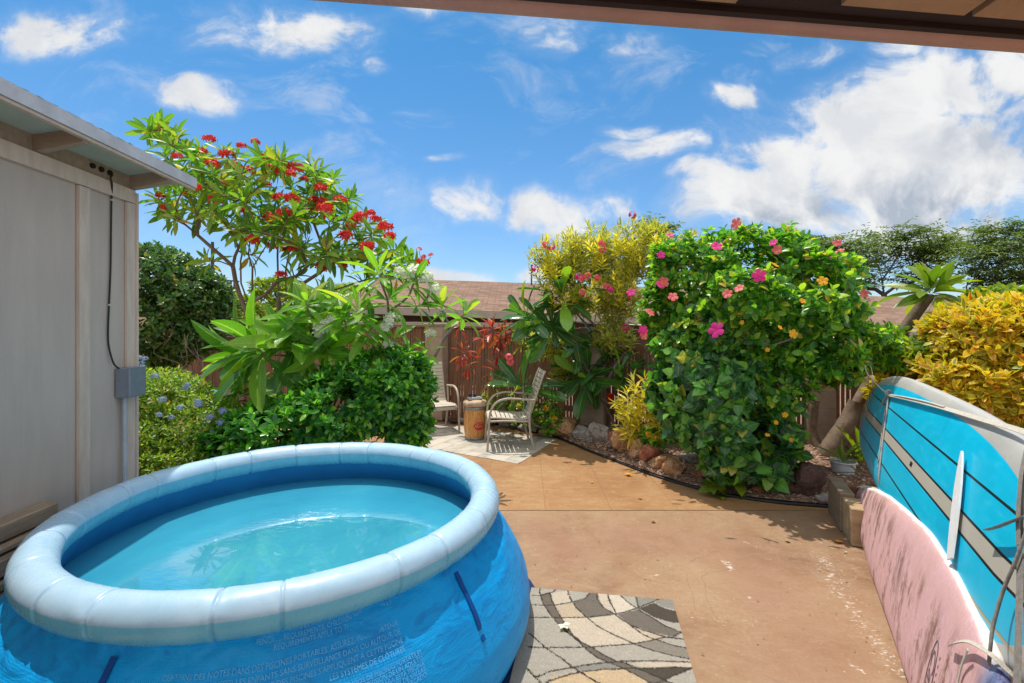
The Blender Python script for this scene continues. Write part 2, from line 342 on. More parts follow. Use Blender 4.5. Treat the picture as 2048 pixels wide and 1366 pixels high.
def grow(nodes, tips, seg=.12, bias=.25, wob=.02, rng=random):
    """attach each tip to the nearest lower node; nodes: list of [pos, parent, ...]; returns nodes"""
    order = sorted(tips, key=lambda p: (p-nodes[0][0]).length)
    for p in order:
        best, bi = 1e9, 0
        for i, (q, par) in enumerate(nodes):
            d = (p-q).length + max(0, q.z-p.z+.03)*2.5
            if d < best: best, bi = d, i
        q = nodes[bi][0]; k = max(1, int((p-q).length/seg)); par = bi
        dirp = (q-nodes[nodes[bi][1]][0]).normalized() if nodes[bi][1] >= 0 else Vector((0, 0, 1))
        for j in range(1, k+1):
            f = j/k; x = q.lerp(p, f)+dirp*(bias*(p-q).length*f*(1-f))
            if j < k: x = x+Vector((rng.uniform(-wob, wob), rng.uniform(-wob, wob), rng.uniform(-wob, wob)))
            nodes.append([x, par]); par = len(nodes)-1
    return nodes
def branches(mb, nodes, r_tip, r_max, n=6, power=2.3):
    N = len(nodes); w_ = [0.0]*N; kids = [[] for _ in range(N)]
    for i, (p, par) in enumerate(nodes):
        if par >= 0: kids[par].append(i)
    for i in range(N-1, -1, -1):
        if not kids[i]: w_[i] = r_tip**power
        if nodes[i][1] >= 0: w_[nodes[i][1]] += w_[i]
    rad = [min(r_max, x**(1/power)) for x in w_]
    done = set()
    for i in range(N):
        for c in kids[i]:
            if c in done: continue
            # start a chain here unless c is the thickest continuation of a chain already drawn
            chain = [i, c]; done.add(c); cur = c
            while kids[cur]:
                nx = max(kids[cur], key=lambda q: w_[q]); chain.append(nx); done.add(nx); cur = nx
            mb.tube([nodes[q][0] for q in chain], [min(rad[chain[1]], rad[q]) if k == 0 else rad[q] for k, q in enumerate(chain)], n, True)
    return nodes
def skel(lines):
    """polylines of points -> node list; a line whose first point coincides with an earlier node joins it"""
    nodes = []
    for ln_ in lines:
        par = -1
        for k, p in enumerate(ln_):
            p = Vector(p)
            if k == 0 and nodes:
                j = min(range(len(nodes)), key=lambda q: (nodes[q][0]-p).length)
                if (nodes[j][0]-p).length < .12: par = j; continue
                par = 0 if False else -1
            nodes.append([p, par]); par = len(nodes)-1
    return nodes
def in_poly(px, py, poly):
    ins = np.zeros(np.shape(px), bool); n = len(poly)
    for i in range(n):
        x1, y1 = poly[i]; x2, y2 = poly[(i+1) % n]
        c = ((y1 > py) != (y2 > py)) & (px < (x2-x1)*(py-y1)/((y2-y1) if y2 != y1 else 1e-9)+x1); ins ^= c
    return ins
def seg_dist(px, py, line):
    d = np.full(np.shape(px), 1e9)
    for (x1, y1), (x2, y2) in zip(line[:-1], line[1:]):
        L2 = (x2-x1)**2+(y2-y1)**2+1e-12; t = np.clip(((px-x1)*(x2-x1)+(py-y1)*(y2-y1))/L2, 0, 1)
        d = np.minimum(d, np.hypot(px-x1-t*(x2-x1), py-y1-t*(y2-y1)))
    return d
# ================================================================== THE SETTING
def plane_mesh(name, poly, m, kind='structure'):
    mb = MB(); mb.add(poly, [tuple(range(len(poly)))], 0, False); o = obj(name, mb, m); o['kind'] = kind; return o
M['earth'] = simple('earth', (.2, .13, .085), (.11, .07, .05), 3, .95, .1, bs=.6, bd=.03, fine=30)
plane_mesh('ground', [(-400, -60, -.06), (400, -60, -.06), (400, 600, -.06), (-400, 600, -.06)], M['earth'])
# -- near slab: brown stained concrete with scuffs of white paint
def m_patio(t):
    o = oc(t); a = t.noise(o, 1.1, 5, .6, .6); b = t.noise(o, 4.5, 6, .65); c = t.noise(o, 45, 4, .65); d = t.noise(t.map(o, (1, 3, 1), (0, 0, .4)), 9, 6, .7)
    col = t.ramp(a, [(.3, (.20, .105, .055)), (.5, (.275, .155, .082)), (.7, (.335, .21, .12))])
    col = t.mix(t.mapr(b, .35, .7, 0, .75), col, (.335, .225, .135)); col = t.mix(t.mapr(d, .55, .7, 0, .5), col, (.37, .275, .2)); col = t.mix(t.mapr(d, .42, .28, 0, .45), col, (.19, .10, .06))
    col = t.mix(t.mapr(c, .36, .6, .28, 0), col, (.2, .11, .07))
    sp = t.noise(o, 120, 2, .5); col = t.mix(t.mapr(sp, .68, .70, 0, .7), col, (.12, .07, .05)); sp2 = t.noise(o, 70, 3, .5)
    col = t.mix(t.mapr(sp2, .70, .72, 0, .7), col, (.66, .58, .5))
    vo = t.new('ShaderNodeTexVoronoi', feature='DISTANCE_TO_EDGE'); t.link(o, vo.inputs[0]); vo.inputs['Scale'].default_value = .75
    wob = t.math('ADD', vo.outputs['Distance'], t.math('MULTIPLY', t.math('SUBTRACT', b, .5), .05)); crk = t.math('MULTIPLY', t.math('LESS_THAN', t.math('ABSOLUTE', t.math('SUBTRACT', wob, .03)), .0018), t.mapr(a, .5, .6, 0, .25)); col = t.mix(crk, col, (.09, .05, .035))
    pd = t.noise(o, 2.3, 3, .5, 1.5); col = t.mix(t.mapr(t.math('ABSOLUTE', t.math('SUBTRACT', pd, .52)), .03, 0, 0, .16), col, (.40, .28, .18))
    at_ = t.new('ShaderNodeAttribute'); at_.attribute_name = 'scuff'
    sn = t.noise(t.map(o, (14, 60, 1), (0, 0, -.55)), 1.0, 8, .75); sn2 = t.noise(o, 35, 6, .7)
    s = t.math('ADD', at_.outputs['Fac'], t.math('MULTIPLY', t.math('SUBTRACT', t.math('ADD', t.math('MULTIPLY', sn, .5), t.math('MULTIPLY', sn2, .5)), .5), 4.2))
    col = t.mix(t.mapr(t.math('MULTIPLY', s, t.mapr(at_.outputs['Fac'], .02, .2, 0, 1)), .62, 1.0, 0, .85), col, (.72, .66, .6))
    st = t.new('ShaderNodeAttribute'); st.attribute_name = 'stain'
    col = t.mix(t.math('MULTIPLY', st.outputs['Fac'], t.mapr(b, .3, .6, .5, 1)), col, (.26, .125, .085))
    h = t.math('ADD', t.math('MULTIPLY', b, .4), t.math('MULTIPLY', c, .6))
    return pbsdf(t, col, t.mapr(b, .3, .7, .55, .75), .35, 0, h, .35, .006)
M['patio'] = mat('stained_concrete', m_patio)
def patio():
    nu, nv = 260, 230; x0, x1, y0, y1 = -1.2, 4.0, .3, 4.13; mb = MB()
    mb.grid(lambda u, v: (x0+(x1-x0)*u, y0+(y1-y0)*v, .0), nu, nv)
    # rest of the slab, round the fine patch
    for (a, b, c, d) in ((-9, -8, 14, y0), (-9, y0, x0, y1), (x1, y0, 14, y1)): mb.add([(a, b, 0), (c, b, 0), (c, d, 0), (a, d, 0)], [(0, 1, 2, 3)], 0, False)
    # front lip of the slab down to the soil
    o = obj('patio', mb, M['patio']); struct(o); me = o.data; co = np.zeros(len(me.vertices)*3); me.vertices.foreach_get('co', co); co = co.reshape(-1, 3)
    S = np.zeros(len(co)); T = np.zeros(len(co))
    def spot(line, wd, k, arr):
        l = [tuple(G(x, y)[:2]) for x, y in line]; d = seg_dist(co[:, 0], co[:, 1], l); arr[:] = np.maximum(arr, k*np.clip(1-d/wd, 0, 1)**.7)
    spot([(1625, 1080), (1680, 1100), (1700, 1135)], .22, .45, S); spot([(1640, 1115), (1690, 1200)], .17, .58, S); spot([(1690, 1200), (1740, 1270), (1800, 1345)], .10, .6, S)
    spot([(1452, 1124), (1462, 1138)], .05, .85, S); spot([(1700, 1325), (1725, 1345)], .03, .8, S); spot([(1375, 1225), (1430, 1240), (1520, 1245)], .09, .45, S)
    spot([(1490, 1085), (1520, 1095)], .05, .7, S); spot([(1300, 1150), (1310, 1150)], .05, .75, S); spot([(1500, 1195), (1505, 1200)], .04, .7, S); spot([(1840, 1180), (1860, 1200)], .1, .5, S)
    spot([(1085, 1060), (1140, 1110)], .22, .55, T); spot([(1250, 1070), (1480, 1100), (1550, 1200)], .35, .45, T); spot([(1620, 1250), (1600, 1366)], .3, .4, T)
    for nm, arr in (('scuff', S), ('stain', T)):
        q = me.attributes.new(nm, 'FLOAT', 'POINT'); q.data.foreach_set('value', arr.astype(np.float32))
patio()
# -- far slab: tan stamped tiles
def m_tile(t):
    o = oc(t); a = t.noise(o, 1.6, 6, .65, 1.0); b = t.noise(t.map(o, (1, 2.2, 1)), 7, 7, .7, .8); c = t.noise(o, 60, 3, .6)
    col = t.ramp(a, [(.3, (.27, .14, .06)), (.5, (.36, .205, .09)), (.72, (.43, .285, .14))]); col = t.mix(t.mapr(b, .5, .7, 0, .6), col, (.47, .34, .19))
    col = t.mix(t.mapr(b, .3, .5, .7, 0), col, (.32, .145, .06)); col = t.mix(t.mapr(c, .38, .6, .45, 0), col, (.25, .12, .05))
    m = t.map(o, (1, 1, 1), (0, 0, .03), (.12, .16, 0)); s = t.new('ShaderNodeSeparateXYZ'); t.link(m, s.inputs[0])
    def line(x): 
        f = t.math('FRACT', t.math('DIVIDE', t.math('ADD', x, t.math('MULTIPLY', t.math('SUBTRACT', b, .5), .012)), .57)); return t.math('LESS_THAN', t.math('ABSOLUTE', t.math('SUBTRACT', f, .5)), .0055)
    L = t.math('MAXIMUM', line(s.outputs[0]), line(s.outputs[1])); col = t.mix(t.math('MULTIPLY', L, .7), col, (.22, .11, .05)); big = t.noise(o, .9, 5, .6, .8); col = t.mix(t.mapr(big, .38, .62, .35, 0), col, (.25, .11, .04))
    h = t.math('SUBTRACT', t.math('ADD', t.math('MULTIPLY', b, .5), t.math('MULTIPLY', c, .2)), L)
    return pbsdf(t, col, .55, .4, 0, h, .4, .006)
M['tile'] = mat('stamped_tile', m_tile)
EDGE = [G(*p) for p in [(440, 800), (560, 812), (700, 826), (860, 842), (930, 846), (990, 851), (1050, 861), (1110, 876), (1180, 905), (1240, 928), (1300, 951), (1370, 973), (1450, 993), (1560, 1009), (1665, 1018)]]
EDGE = [Vector((-9, 10.9, 0))]+EDGE+[Vector((3.1, 4.0, 0)), Vector((4.4, 3.55, 0)), Vector((9, 2.6, 0))]
def smooth_line(P, k=6):
    out = []
    for i in range(len(P)-1):
        a, b, c, d = P[max(i-1, 0)], P[i], P[i+1], P[min(i+2, len(P)-1)]
        for j in range(k):
            t = j/k; out.append(.5*((2*b)+(c-a)*t+(2*a-5*b+4*c-d)*t*t+(3*b-a-3*c+d)*t**3))
    return out+[P[-1]]
ES = smooth_line(EDGE)
def edge_y(x):
    for a, b in zip(ES[:-1], ES[1:]):
        if a.x <= x <= b.x: return a.y+(b.y-a.y)*(x-a.x)/max(b.x-a.x, 1e-6)
    return ES[0].y if x < ES[0].x else ES[-1].y
def fence_y(x): return 7.62-.433*x-(.02*max(0, -x-1.5))*0
def tiled():
    mb = MB(); xs = np.linspace(-9, 4.4, 120)
    vs = []; 
    for x in xs: vs += [(x, 4.126, .004), (x, max(4.13, edge_y(x)+.03), .004)]
    mb.add(vs, [(2*i, 2*i+2, 2*i+3, 2*i+1) for i in range(len(xs)-1)], 0, False); struct(obj('tiled_patio', mb, M['tile']))
tiled()
# -- the planting bed, its soil rising a little towards the fence, and its mulch
def bed_z(x, y):
    e = edge_y(x); d = max(0, y-e); n = mnoise.noise(Vector((x*1.7, y*1.7, 0)))*.03+mnoise.noise(Vector((x*6, y*6, 3)))*.014
    return min(.14, .02+d*.16)+n*min(1, d*6)
def m_soil(t):
    o = oc(t); a = t.noise(o, 5, 6, .7); v = t.new('ShaderNodeTexVoronoi'); t.link(t.map(o, (1, 1.6, 1)), v.inputs[0]); v.inputs['Scale'].default_value = 38
    col = t.ramp(a, [(.3, (.12, .065, .045)), (.55, (.26, .15, .10)), (.75, (.4, .27, .19))]); col = t.mix(.5, col, t.ramp(t.math('FRACT', t.math('MULTIPLY', v.outputs['Color'], 3.1)), [(0, (.14, .08, .06)), (.6, (.32, .2, .15)), (1, (.6, .46, .37))]))
    return pbsdf(t, col, .95, .1, 0, t.math('SUBTRACT', a, v.outputs['Distance']), .8, .03)
M['soil'] = mat('mulched_soil', m_soil)
mb = MB(); NXB = 300
def bedp(u, v):
    x = -13+22*u; y0 = edge_y(x)+.03; y1 = 14.5-.3*x; y = y0+(y1-y0)*(v**1.6); return (x, y, bed_z(x, y)+.006)
mb.grid(bedp, NXB, 46); struct(obj('planting_bed', mb, M['soil']))
M['chips'] = leafmat('chips', [(0, (.15, .08, .055)), (.5, (.34, .2, .14)), (.85, (.55, .39, .28)), (1, (.7, .58, .47))], trans=.02, rough=.9, spec=.1)
n = 15000; xs = RNG.uniform(-8, 5.2, n); ok = []
for x in xs:
    e = edge_y(x); y = e+.04+abs(RNG.uniform(0, 1))**1.2*max(.4, fence_y(x)+.25-e); ok.append((x, y, bed_z(x, y)+.012+RNG.uniform(0, .012)))
P = np.array(ok); a = RNG.uniform(0, 6.28, n)
struct(leaves('mulch', T_DIAM, P, np.stack([np.cos(a), np.sin(a), RNG.normal(0, .25, n)], 1), np.stack([RNG.normal(0, .3, n), RNG.normal(0, .3, n), np.ones(n)], 1), RNG.uniform(.02, .06, n), RNG.uniform(.01, .028, n), M['chips']), 'stuff')
# -- neighbour's rising ground behind the fence on the left
M['hill'] = simple('dry_hill', (.22, .13, .09), (.1, .1, .04), 3, .95, .1, bs=.8, bd=.1, fine=14)
mb = MB(); mb.grid(lambda u, v: (-26+22*u, 13.2+12*v, -.06+2.35*min(1, v*1.7)*min(1, 4*(1-u))*min(1, 5*u+.4)+.18*mnoise.noise(Vector((u*14, v*9, 1)))), 60, 40)
struct(obj('hill', mb, M['hill']))
# ================================================================== SHED
def m_shedwall(t):
    o = oc(t); n = t.noise(t.map(o, (3, 3, .6)), 2.5, 6, .6); st = t.noise(t.map(o, (16, 16, .45)), 2.2, 6, .7); f = t.noise(o, 150, 3, .6); g = t.noise(t.map(o, (5, 5, 2)), 3, 6, .7)
    s = t.new('ShaderNodeSeparateXYZ'); t.link(o, s.inputs[0]); col = t.mix(t.mapr(n, .3, .7), (.49, .41, .355), (.57, .48, .41)); col = t.mix(t.mapr(st, .54, .72, 0, .28), col, (.42, .34, .28))
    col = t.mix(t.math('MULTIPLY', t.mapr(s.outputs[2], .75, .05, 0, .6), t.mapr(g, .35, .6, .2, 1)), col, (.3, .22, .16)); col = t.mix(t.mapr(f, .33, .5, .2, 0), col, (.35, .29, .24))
    v = t.new('ShaderNodeTexVoronoi'); t.link(t.map(o, (1, 2.6, 3.3)), v.inputs[0]); v.inputs['Randomness'].default_value = .25; v.inputs['Scale'].default_value = 1.3; nail = t.math('LESS_THAN', v.outputs['Distance'], .012); col = t.mix(nail, col, (.18, .11, .08))
    return pbsdf(t, col, .8, .25, 0, t.math('ADD', t.math('MULTIPLY', f, .5), st), .14, .004)
M['shed_wall'] = mat('shed_wall', m_shedwall)
M['shed_trim'] = simple('shed_trim', (.70, .575, .47), (.56, .45, .37), 9, .75, .25, stretch=(3, 3, .5), bs=.3, bd=.004)
M['shed_wood'] = simple('shed_wood', (.46, .36, .28), (.34, .26, .2), 7, .8, .2, stretch=(1, 5, 3))
M['soffit'] = simple('soffit', (.50, .54, .46), (.43, .47, .41), 5, .7, .2)
M['roofing'] = simple('roofing', (.55, .56, .58), (.3, .3, .32), 30, .9, .2, bs=.8, bd=.01)
M['vent'] = simple('vent_hole', (.015, .012, .01))
KX = -.067
def wx(y): return -2.45+KX*y
shed = thing('shed', 'beige plywood shed with white-edged overhanging roof along the left side', 'shed', (-2.9, 2, 0))
R_sh = Matrix.Rotation(math.atan(.067), 3, 'Z')     # wall runs along (KX, 1)
def shp(out, y, z): return Vector((wx(y)+out, y+out*.067, z))
YC, YN, ZT = 3.37, -1.5, 2.55
mb = MB()
def panel(y0, y1, z0, z1, out, th, mi=0, m=mb):
    a, b = shp(out, y0, z0), shp(out, y1, z0); c, d = shp(out-th, y1, z0), shp(out-th, y0, z0); m.prism([a, b, c, d], (0, 0, z1-z0), mi)
for y0, y1 in ((YN, .45), (.456, 1.67), (1.676, 2.895), (2.901, YC)): panel(y0, y1, 0, ZT, 0, .03)
a = shp(-.03, YC, 0); b = shp(-2.6, YC, 0); mb.prism([a, b, b-Vector((0, .05, 0)), a-Vector((0, .05, 0))], (0, 0, ZT))       # end wall
obj('wall', mb, M['shed_wall'], shed)
for y0, y1, o_ in ((2.905, 2.985, .018), (1.68, 1.75, .018), (YC-.075, YC+.001, .02)):
    mb = MB(); panel(y0, y1, .02, ZT-.10, o_, .017, 0, mb); obj('batten', mb, M['shed_trim'], shed)
mb = MB(); panel(YC+.002, YC+.022, .02, ZT-.02, .03, .09, 0, mb); obj('corner_board', mb, M['shed_trim'], shed)
mb = MB(); panel(YN, YC+.003, ZT-.095, ZT-.004, .022, .021, 0, mb); obj('top_trim', mb, M['shed_trim'], shed)
mb = MB(); panel(YN, YC-.03, ZT+.002, ZT+.11, .0, .04, 0, mb); blk = obj('frieze_board', mb, M['shed_wood'], shed)
for y in (1.95, 2.07, 2.16, 3.02, 3.09, 3.16):
    mb = MB(); c = shp(.001, y, ZT+.055); mb.tube([c, c+Vector((.012, 0, 0))], .017, 12); obj('vent_hole', mb, M['vent'], blk)
YE = 3.63; OV = .27; ZO = 2.655     # roof end, overhang, soffit height at the outer edge
def rz(out): return ZT+.105+(ZO+.035-ZT-.105)*(out/OV)
for y in (.55, 1.75, 2.62, YC-.03):
    mb = MB(); p = [shp(.001, y, ZT-.0), shp(OV-.012, y, ZO-.045), shp(OV-.012, y, ZO+.030), shp(.001, y, ZT+.100)]; mb.prism(p, (KX*.045, .045, 0)); obj('rafter', mb, M['shed_wood'], shed)
mb = MB(); p = [shp(-2.6, YN, 2.2), shp(OV, YN, rz(OV)), shp(OV, YE, rz(OV)), shp(-2.6, YE, 2.2)]
mb.prism(p, (0, 0, .02)); roof = obj('roof', mb, M['soffit'], shed)
mb = MB()
def rr(u, v):
    y = YN+(YE+.012-YN)*v; o_ = -2.6+(OV+.02+2.6)*u; n_ = mnoise.noise(Vector((u*9, y*23, 0)))*.006*(u > .97)+.004*mnoise.noise(Vector((u*5, y*60, 2)))
    return shp(o_, y, (rz(OV) if u > .999 else 2.2+(rz(OV)-2.2)*min(1, (o_+2.6)/(OV+2.6)))+.028+n_)
mb.grid(rr, 20, 160); obj('roofing', mb, M['roofing'], roof)
mb = MB(); panel(YN, YE, ZO-.012, ZO+.062, OV+.020, .018, 0, mb); obj('fascia', mb, M['white_paint'], roof)
mb = MB(); panel(YN, YE-.002, ZO-.030, ZO-.014, OV+.010, .028, 0, mb); obj('drip_edge', mb, M['shed_trim'], roof)
# electrics
M['grey_metal'] = simple('grey_metal', (.26, .30, .36), (.2, .235, .29), 12, .45, .5, .2, bs=.1)
eb = MB(); c = shp(.05, 3.275, 1.21); eb.box(c, (.085, .15, .2), R_sh, .006, 0, 2); e = obj('electrical_box', eb, M['grey_metal'], shed)
lb = MB(); lb.box(shp(.098, 3.275, 1.215), (.016, .16, .205), R_sh, .006, 0, 2); obj('lid', lb, M['grey_metal'], e)
cb_ = MB(); cb_.tube([shp(.035, 3.25, z) for z in (0.0, .5, 1.108)], .013, 12); obj('conduit', cb_, simple('pvc', (.5, .53, .57), (.38, .41, .46), 12, .45), shed)
mb = MB(); L_ = [(225, 350, 0.02), (221, 356, .03), (224, 368, .03), (223, 400, .012), (222, 470, .012), (221, 540, .012), (218, 610, .012), (216, 670, .012), (219, 700, .014), (228, 728, .03), (240, 738, .03)]
pts = []
for px, py, o_ in L_:
    r = (px-CX)/FPX; y = (2.45-o_)/(-r-.067)*1.0; pts.append(Vector((r*y, y, CH+(HZ-py)/FPX*y)))
mb.tube(smooth_line(pts, 4), .0055, 8); obj('cable', mb, M['black'], shed)
for q in (3, 6):
    mb = MB(); mb.box(pts[q]+Vector((.004, 0, .0)), (.012, .02, .012), None, .003); obj('clip', mb, M['white_paint'], shed)
# planks piled at the foot of the shed
M['old_wood'] = simple('old_wood', (.46, .35, .25), (.26, .19, .13), 4, .9, .15, stretch=(9, 1, 9), bs=.6, bd=.01)
M['old_wood2'] = simple('old_wood_grey', (.38, .31, .25), (.2, .15, .12), 4, .9, .15, stretch=(9, 1, 9), bs=.6, bd=.01)
PL = [(.055, 2.66, .575, .10, .09, 'rounded grey-brown plank on top of the pile beside the shed wall', 'old_wood'),
      (.075, 2.55, .505, .13, .035, 'thin tan board second from the top of the plank pile by the shed', 'old_wood'),
      (.09, 2.50, .435, .16, .09, 'thick dark board below the thin tan board in the pile by the shed', 'old_wood2'),
      (.095, 2.47, .355, .17, .05, 'flat grey board low in the plank pile behind the pool', 'old_wood2')]
for (o_, y, z, wd, ht, lb_, m_) in PL:
    mb = MB(); mb.beam(shp(o_, -.9, z), shp(o_, y, z), wd, ht-.004, bev=.008); tag(obj('plank', mb, M[m_]), lb_, 'plank')
mb = MB(); mb.beam(shp(.1, -.9, .16), shp(.1, 2.4, .16), .19, .32, bev=.01); tag(obj('timber_block', mb, M['old_wood2']), 'heavy weathered timber under the plank pile beside the shed', 'timber')
# ================================================================== ROOF EDGE OVERHEAD
M['gutter'] = simple('gutter_brown', (.62, .36, .31), (.5, .28, .24), 6, .42, .5, bs=.15, bd=.004)
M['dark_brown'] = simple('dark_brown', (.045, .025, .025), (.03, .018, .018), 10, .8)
M['tan_wood'] = simple('tan_wood', (.52, .33, .2), (.4, .25, .15), 5, .8)
pr = thing('patio_roof', 'brown roof gutter with dark underside and tan rafter tails overhead', 'roof', (0, 0, 2.4))
gs = .115; 
def gp(x, out, z): return Vector((x-out*gs*0, 1.326+gs*x+out, z))     # out: towards the garden
def gprof(pr_, x0, x1, mi, mbx, n=2):
    mbx.grid(lambda u, v: gp(x0+(x1-x0)*u, *pr_[int(round(v*(len(pr_)-1)))]), n, len(pr_)-1, mi)
gmb = MB(); pf = [(-.075, 2.462), (-.06, 2.452), (-.03, 2.449), (-.01, 2.452), (.004, 2.462), (.008, 2.48), (.006, 2.53), (.012, 2.56), (0, 2.575), (-.012, 2.56)]
gprof(pf, -3.2, 4.2, 0, gmb, 30); gprof([(-.075, 2.462), (-.08, 2.50), (-.08, 2.575)], -3.2, 4.2, 0, gmb, 1); gut = obj('gutter', gmb, M['gutter'], pr)
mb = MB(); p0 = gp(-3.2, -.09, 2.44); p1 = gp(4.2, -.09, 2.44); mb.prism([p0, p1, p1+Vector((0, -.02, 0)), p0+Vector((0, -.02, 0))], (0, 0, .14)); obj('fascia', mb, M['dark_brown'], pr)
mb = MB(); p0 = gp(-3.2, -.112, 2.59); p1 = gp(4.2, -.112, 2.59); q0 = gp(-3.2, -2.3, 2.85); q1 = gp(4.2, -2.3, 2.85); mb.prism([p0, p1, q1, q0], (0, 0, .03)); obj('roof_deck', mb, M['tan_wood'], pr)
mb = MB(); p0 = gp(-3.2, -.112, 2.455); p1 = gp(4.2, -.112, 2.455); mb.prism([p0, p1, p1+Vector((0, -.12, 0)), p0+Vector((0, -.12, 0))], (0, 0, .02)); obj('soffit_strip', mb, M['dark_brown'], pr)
for x0_, x1_ in ((.475, .60), (.86, 1.24), (1.245, 1.9)):
    mb = MB(); oo = -.150 if x0_ < .5 else -.175; p = [gp(x0_, oo, 2.435), gp(x1_-.02, oo, 2.435), gp(x1_+.06, oo-1.2, 2.5), gp(x0_+.08, oo-1.2, 2.5)]; mb.prism(p, (0, 0, .018)); obj('soffit_board', mb, M['tan_wood'], pr)
for x in (-1.8, -.9, 0, .9, 1.8, 2.7):
    mb = MB(); mb.beam(gp(x, -.13, 2.53), gp(x, -2.2, 2.78), .045, .1); obj('rafter', mb, M['tan_wood'], pr)
# ================================================================== FENCE AND BLOCK POSTS
def m_fence(t):
    o = oc(t); r = t.new('ShaderNodeNewGeometry').outputs['Random Per Island']; n = t.noise(t.map(o, (8, 8, .9)), 3, 7, .65, .5)
    col = t.ramp(n, [(.25, (.14, .07, .04)), (.55, (.28, .15, .09)), (.8, (.40, .235, .15))]); col = t.mix(t.mapr(r, 0, 1, 0, .5), col, (.19, .095, .058))
    return pbsdf(t, col, .8, .2, 0, n, .4, .008)
M['fence'] = mat('fence_wood', m_fence)
fence = thing('fence', 'brown vertical board fence with wide and narrow slats and a flat cap', 'fence', (1.2, 7.1, 0))
ZF = lambda x: 1.53-.0185*(x-1.2)
fd = Vector((1, -.433, 0)).normalized(); fn = Vector((-.433, -1, 0)).normalized()       # towards the camera
RF = Matrix.Rotation(math.atan(-.433), 3, 'Z')
mb = MB(); x = -8.6; rs = random.Random(3); dark = MB()
while x < 7.6:
    for wd, gap in ((rs.uniform(.10, .14), .014), (.035, .016), (.035, .014)):
        c = Vector((x, fence_y(x), 0)); h = ZF(x)-.05; mb.box(c+fd*wd/2+Vector((0, 0, h/2+.03))+fn*rs.uniform(-.004, .004), (wd, .02, h-.04), RF, .002)
        x += (wd+gap)*fd.x
obj('boards', mb, M['fence'], fence)
mb = MB(); a = Vector((-8.6, fence_y(-8.6), ZF(-8.6))); b = Vector((7.6, fence_y(7.6), ZF(7.6))); mb.beam(a+fn*.01, b+fn*.01, .09, .035); obj('cap_rail', mb, M['fence'], fence)
for dz in (-.28, -1.2):
    mb = MB(); mb.beam(a-fn*.032+Vector((0, 0, dz)), b-fn*.032+Vector((0, 0, dz)), .038, .09, bev=.003); obj('back_rail', mb, M['fence'], fence)
def m_block(t):
    o = oc(t); n = t.noise(o, 6, 5, .6); n2 = t.noise(o, 90, 4, .6); s = t.new('ShaderNodeSeparateXYZ'); t.link(o, s.inputs[0])
    z = t.math('FRACT', t.math('DIVIDE', s.outputs[2], .2)); L = t.math('LESS_THAN', z, .035)
    col = t.mix(t.mapr(n, .3, .7), (.36, .26, .2), (.46, .35, .28)); col = t.mix(t.math('MULTIPLY', L, .45), col, (.16, .11, .085))
    return pbsdf(t, col, .9, .15, 0, t.math('SUBTRACT', n2, L), .4, .008)
M['block'] = mat('painted_block', m_block)
BP = [(467, .9, 1.30, 'short concrete block post behind the big-leaved plumeria on the left'), (873, .30, 1.56, 'tall tan concrete block post beside the left chair'),
      (1187, .34, 1.5, 'tan concrete block post behind the leaning plumeria trunks'), (1640, .30, 1.45, 'tan concrete block post glimpsed through the hibiscus bush')]
for px, wd, h, lb_ in BP:
    r = (px-CX)/FPX; y = 7.62/(1+.433*r)-.14; x = r*y; wd = min(wd, .40) if px != 467 else .4
    if px == 873: wd = .34
    mb = MB(); mb.box((x, y, h/2+.02), (wd, .2, h), RF, .008); mb.box((x, y, h+.045), (wd+.03, .23, .045), RF, .008); tag(obj('block_post', mb, M['block']), lb_, 'post')
# ================================================================== NEIGHBOURS
def m_shingle(t):
    o = oc(t); b = t.new('ShaderNodeTexBrick'); t.link(t.map(o, (1, 1, 1)), b.inputs[0]); b.inputs['Scale'].default_value = 1; b.inputs['Brick Width'].default_value = .32; b.inputs['Row Height'].default_value = .145
    b.inputs['Mortar Size'].default_value = .012; b.inputs['Color1'].default_value = (.155, .095, .068, 1); b.inputs['Color2'].default_value = (.27, .17, .122, 1); b.inputs['Mortar'].default_value = (.12, .07, .055, 1); b.offset = .37; b.inputs['Bias'].default_value = .0
    n = t.noise(o, 2, 5, .6); col = t.mix(t.mapr(n, .3, .7, 0, .3), b.outputs[0], (.31, .21, .155)); return pbsdf(t, col, .9, .15, 0, b.outputs['Fac'], -.5, .02)
M['shingle'] = mat('shingles', m_shingle)
M['fascia_tan'] = simple('fascia_tan', (.42, .36, .29), (.33, .28, .23), 5, .7)
M['fascia_white'] = simple('fascia_white', (.7, .7, .68), (.6, .6, .58), 5, .7)
M['brown_wall'] = simple('brown_wall', (.13, .1, .075), (.09, .07, .055), 4, .8)
